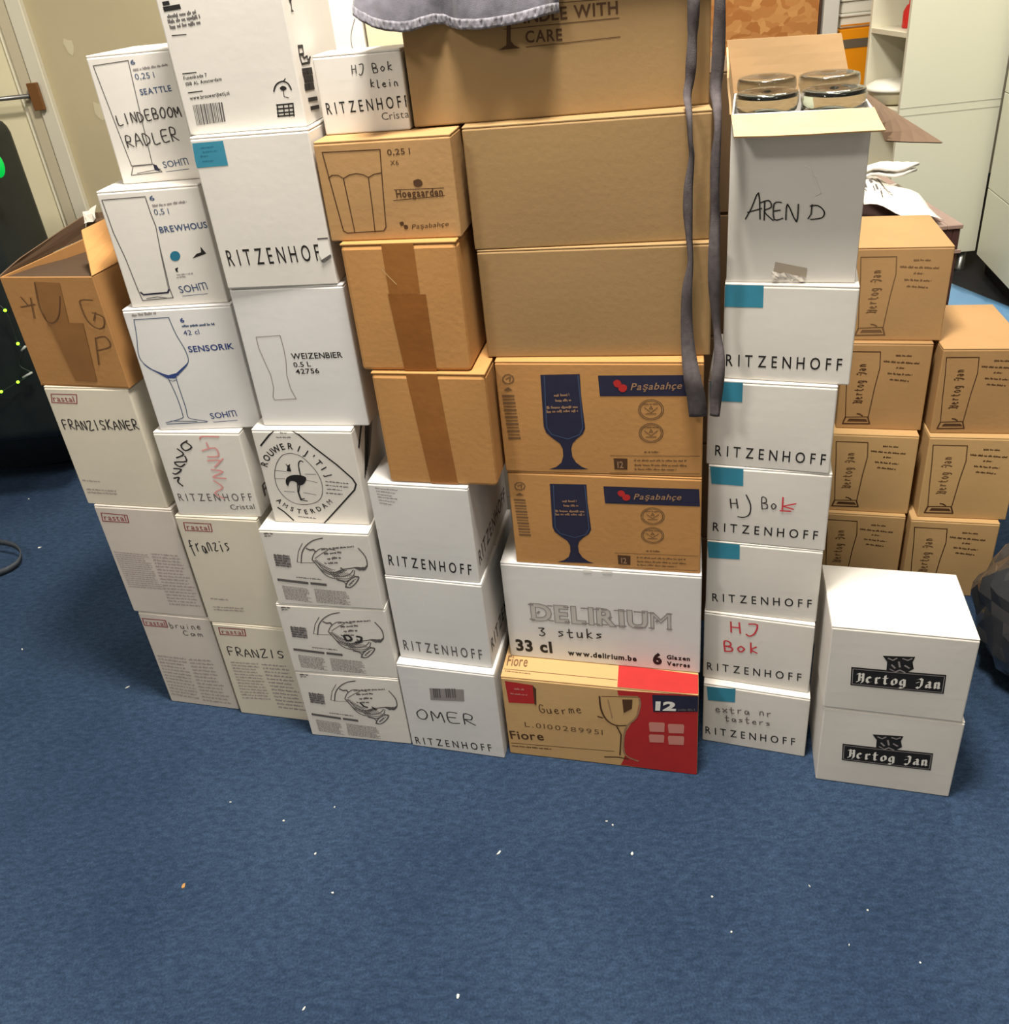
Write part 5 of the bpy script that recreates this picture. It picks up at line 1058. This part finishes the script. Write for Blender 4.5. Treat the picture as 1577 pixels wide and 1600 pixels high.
# back wall items
yo = 4.6
a_, b_2 = at_y(1312, 60, yo), at_y(1354, 130, yo); zo = at_y(1335, 44, yo).z
g = empty('orange_locker', (a_.x, yo, 0)); tag(g, 'bright orange locker with a grey stripe behind the open white carton', 'locker')
OR = mat('bright_orange', (250, 160, 20), .45, .04, 3); Wl = .42
box('body', 0, Wl, 0, .35, 0, zo, OR, g, .006); z_s = at_y(1335, 68, yo).z; box('stripe', .0, Wl, -.004, -.0005, z_s - .02, z_s + .024, mat('grey_stripe', (110, 100, 84), .5), g)
box('lip', .0, Wl, -.008, -.0005, z_s + .09, z_s + .098, mat('orange_shade', (226, 140, 20), .5), g)
for i in range(5):
    g = empty('white_tray', (a_.x + .005, yo, zo + .0008 + i * .075)); tag(g, ('bottom', 'second', 'third', 'fourth', 'topmost')[i] + ' white plastic tray of the pile on the orange locker', 'tray', 'white trays on the orange locker')
    bm = bmesh.new(); add_box(bm, 0, .4, .01, .33, 0, .056, .006); bobj('body', bm, CER, g); bm = bmesh.new(); add_box(bm, -.008, .408, 0, .34, .057, .073, .004); bobj('rim', bm, CER, g)
OSB = mat('osb_board', (206, 142, 70), .7, 0, 9, .3, 40, rgb2=(160, 98, 40)); nt2 = OSB.node_tree
bsdf = nt2.nodes['Principled BSDF']; tc2 = nt2.nodes.new('ShaderNodeTexCoord'); vo = nt2.nodes.new('ShaderNodeTexVoronoi'); vo.inputs['Scale'].default_value = 15; nz = nt2.nodes.new('ShaderNodeTexNoise'); nz.inputs['Scale'].default_value = 9; mp2 = nt2.nodes.new('ShaderNodeMapping'); mp2.inputs['Scale'].default_value = (1, 1, 2.2)
nt2.links.new(tc2.outputs['Object'], nz.inputs[0]); mx2 = nt2.nodes.new('ShaderNodeMix'); mx2.data_type = 'RGBA'; mx2.inputs[0].default_value = .12; nt2.links.new(tc2.outputs['Object'], mx2.inputs[6]); nt2.links.new(nz.outputs[1], mx2.inputs[7]); nt2.links.new(mx2.outputs[2], mp2.inputs[0]); nt2.links.new(mp2.outputs[0], vo.inputs[0])
cr2 = nt2.nodes.new('ShaderNodeValToRGB'); cr2.color_ramp.elements[0].color = srgb((164, 104, 50)); cr2.color_ramp.elements[1].color = srgb((196, 144, 86)); sp = nt2.nodes.new('ShaderNodeSeparateColor'); nt2.links.new(vo.outputs['Color'], sp.inputs[0]); nt2.links.new(sp.outputs[0], cr2.inputs[0]); nt2.links.new(cr2.outputs[0], bsdf.inputs['Base Color'])
oa, ob = at_y(1278, 40, yo - .1), at_y(1060, 40, yo - .1)
g = empty('particle_board', (ob.x, yo - .1, 0)); tag(g, 'orange brown chipboard panel standing behind the open white carton', 'board'); box('board', 0, oa.x - ob.x, 0, .022, 0, 2.0, OSB, g, .001); box('edge_strip', oa.x - ob.x + .0005, oa.x - ob.x + .014, -.004, .024, 0, 2.0, mat('dark_strip', (70, 50, 40), .6), g)
ca = at_y(1312, 40, yo - .12)
tag(box('grey_column', oa.x + .02, ca.x - .006, yo - .12, yo + .12, 0, 3.5, mat('light_grey_paint', (200, 198, 192), .6), bev=.004), 'light grey square column between the chipboard panel and orange locker', 'column')
# ================================================================== bits on the carpet
FL = mat('white_fluff', (206, 208, 204), .8); CRB = mat('tan_crumb', (186, 140, 84), .8, .2, 90, .5, 300)
def bit(p, l, w_, rz, name, m, label, cat, group=None):
    P = at_z(*p, 0); g = empty(name, (P.x, P.y, .0006), rz); tag(g, label, cat, group); rnd = random.Random(int(p[0])); bm = bmesh.new(); n_ = 7; V = []
    for k_ in range(n_):
        a_ = 2 * math.pi * k_ / n_; rr = rnd.uniform(.65, 1.1); V.append((l * rr * math.cos(a_), w_ * rr * math.sin(a_)))
    top = [bm.verts.new((a_, b2, .0012 + rnd.uniform(0, .0012))) for a_, b2 in V]; bot = [bm.verts.new((a_, b2, 0)) for a_, b2 in V]; bm.faces.new(top); bm.faces.new(bot[::-1])
    for k_ in range(n_): bm.faces.new([bot[k_], bot[(k_ + 1) % n_], top[(k_ + 1) % n_], top[k_]])
    bobj('scrap', bm, m, g)
bit((780, 1333), .0065, .0018, .75, 'paper_shred', FL, 'longer white paper shred on the carpet below the barcode label carton', 'scrap')
bit((988, 1335), .0035, .003, 1.2, 'paper_scrap', FL, 'round white scrap on the carpet below the red and brown carton', 'scrap')
bit((716, 1557), .004, .003, 1.3, 'paper_scrap', FL, 'white scrap at the bottom edge of the carpet, left of centre', 'scrap')
bit((62, 856), .006, .0025, .4, 'paper_scrap', FL, 'white scrap on the carpet beside the looped webbing strap', 'scrap')
bit((200, 1074), .007, .002, .5, 'paper_scrap', FL, 'white sliver on the carpet left of the leftmost bottom carton', 'scrap')
bit((287, 1385), .006, .0045, 1.2, 'food_crumb', CRB, 'tan crumb on the carpet at lower left', 'crumb'); 
for p, l, w_ in (((444, 1283), .003, .002), ((493, 1335), .003, .002), ((523, 1262), .002, .0015), ((360, 1254), .003, .0012), ((1113, 1402), .003, .002), ((948, 1284), .003, .001), ((1265, 1385), .003, .001), ((1327, 1477), .002, .001), ((1356, 1423), .002, .0015), ((1438, 1505), .0015, .0015), ((520, 1396), .002, .003), ((475, 1577), .004, .0015), ((1143, 1457), .002, .002), ((958, 1290), .002, .002), ((35, 1015), .004, .0015), ((45, 780), .004, .002)):
    bit(p, l, w_, p[0] % 3, 'fluff_speck', FL, 'tiny pale speck of fluff on the blue carpet', 'fluff', 'specks of fluff on the carpet')
for o in bpy.data.objects:
    if o.name.startswith('small_print'): o['kind'] = 'stuff'
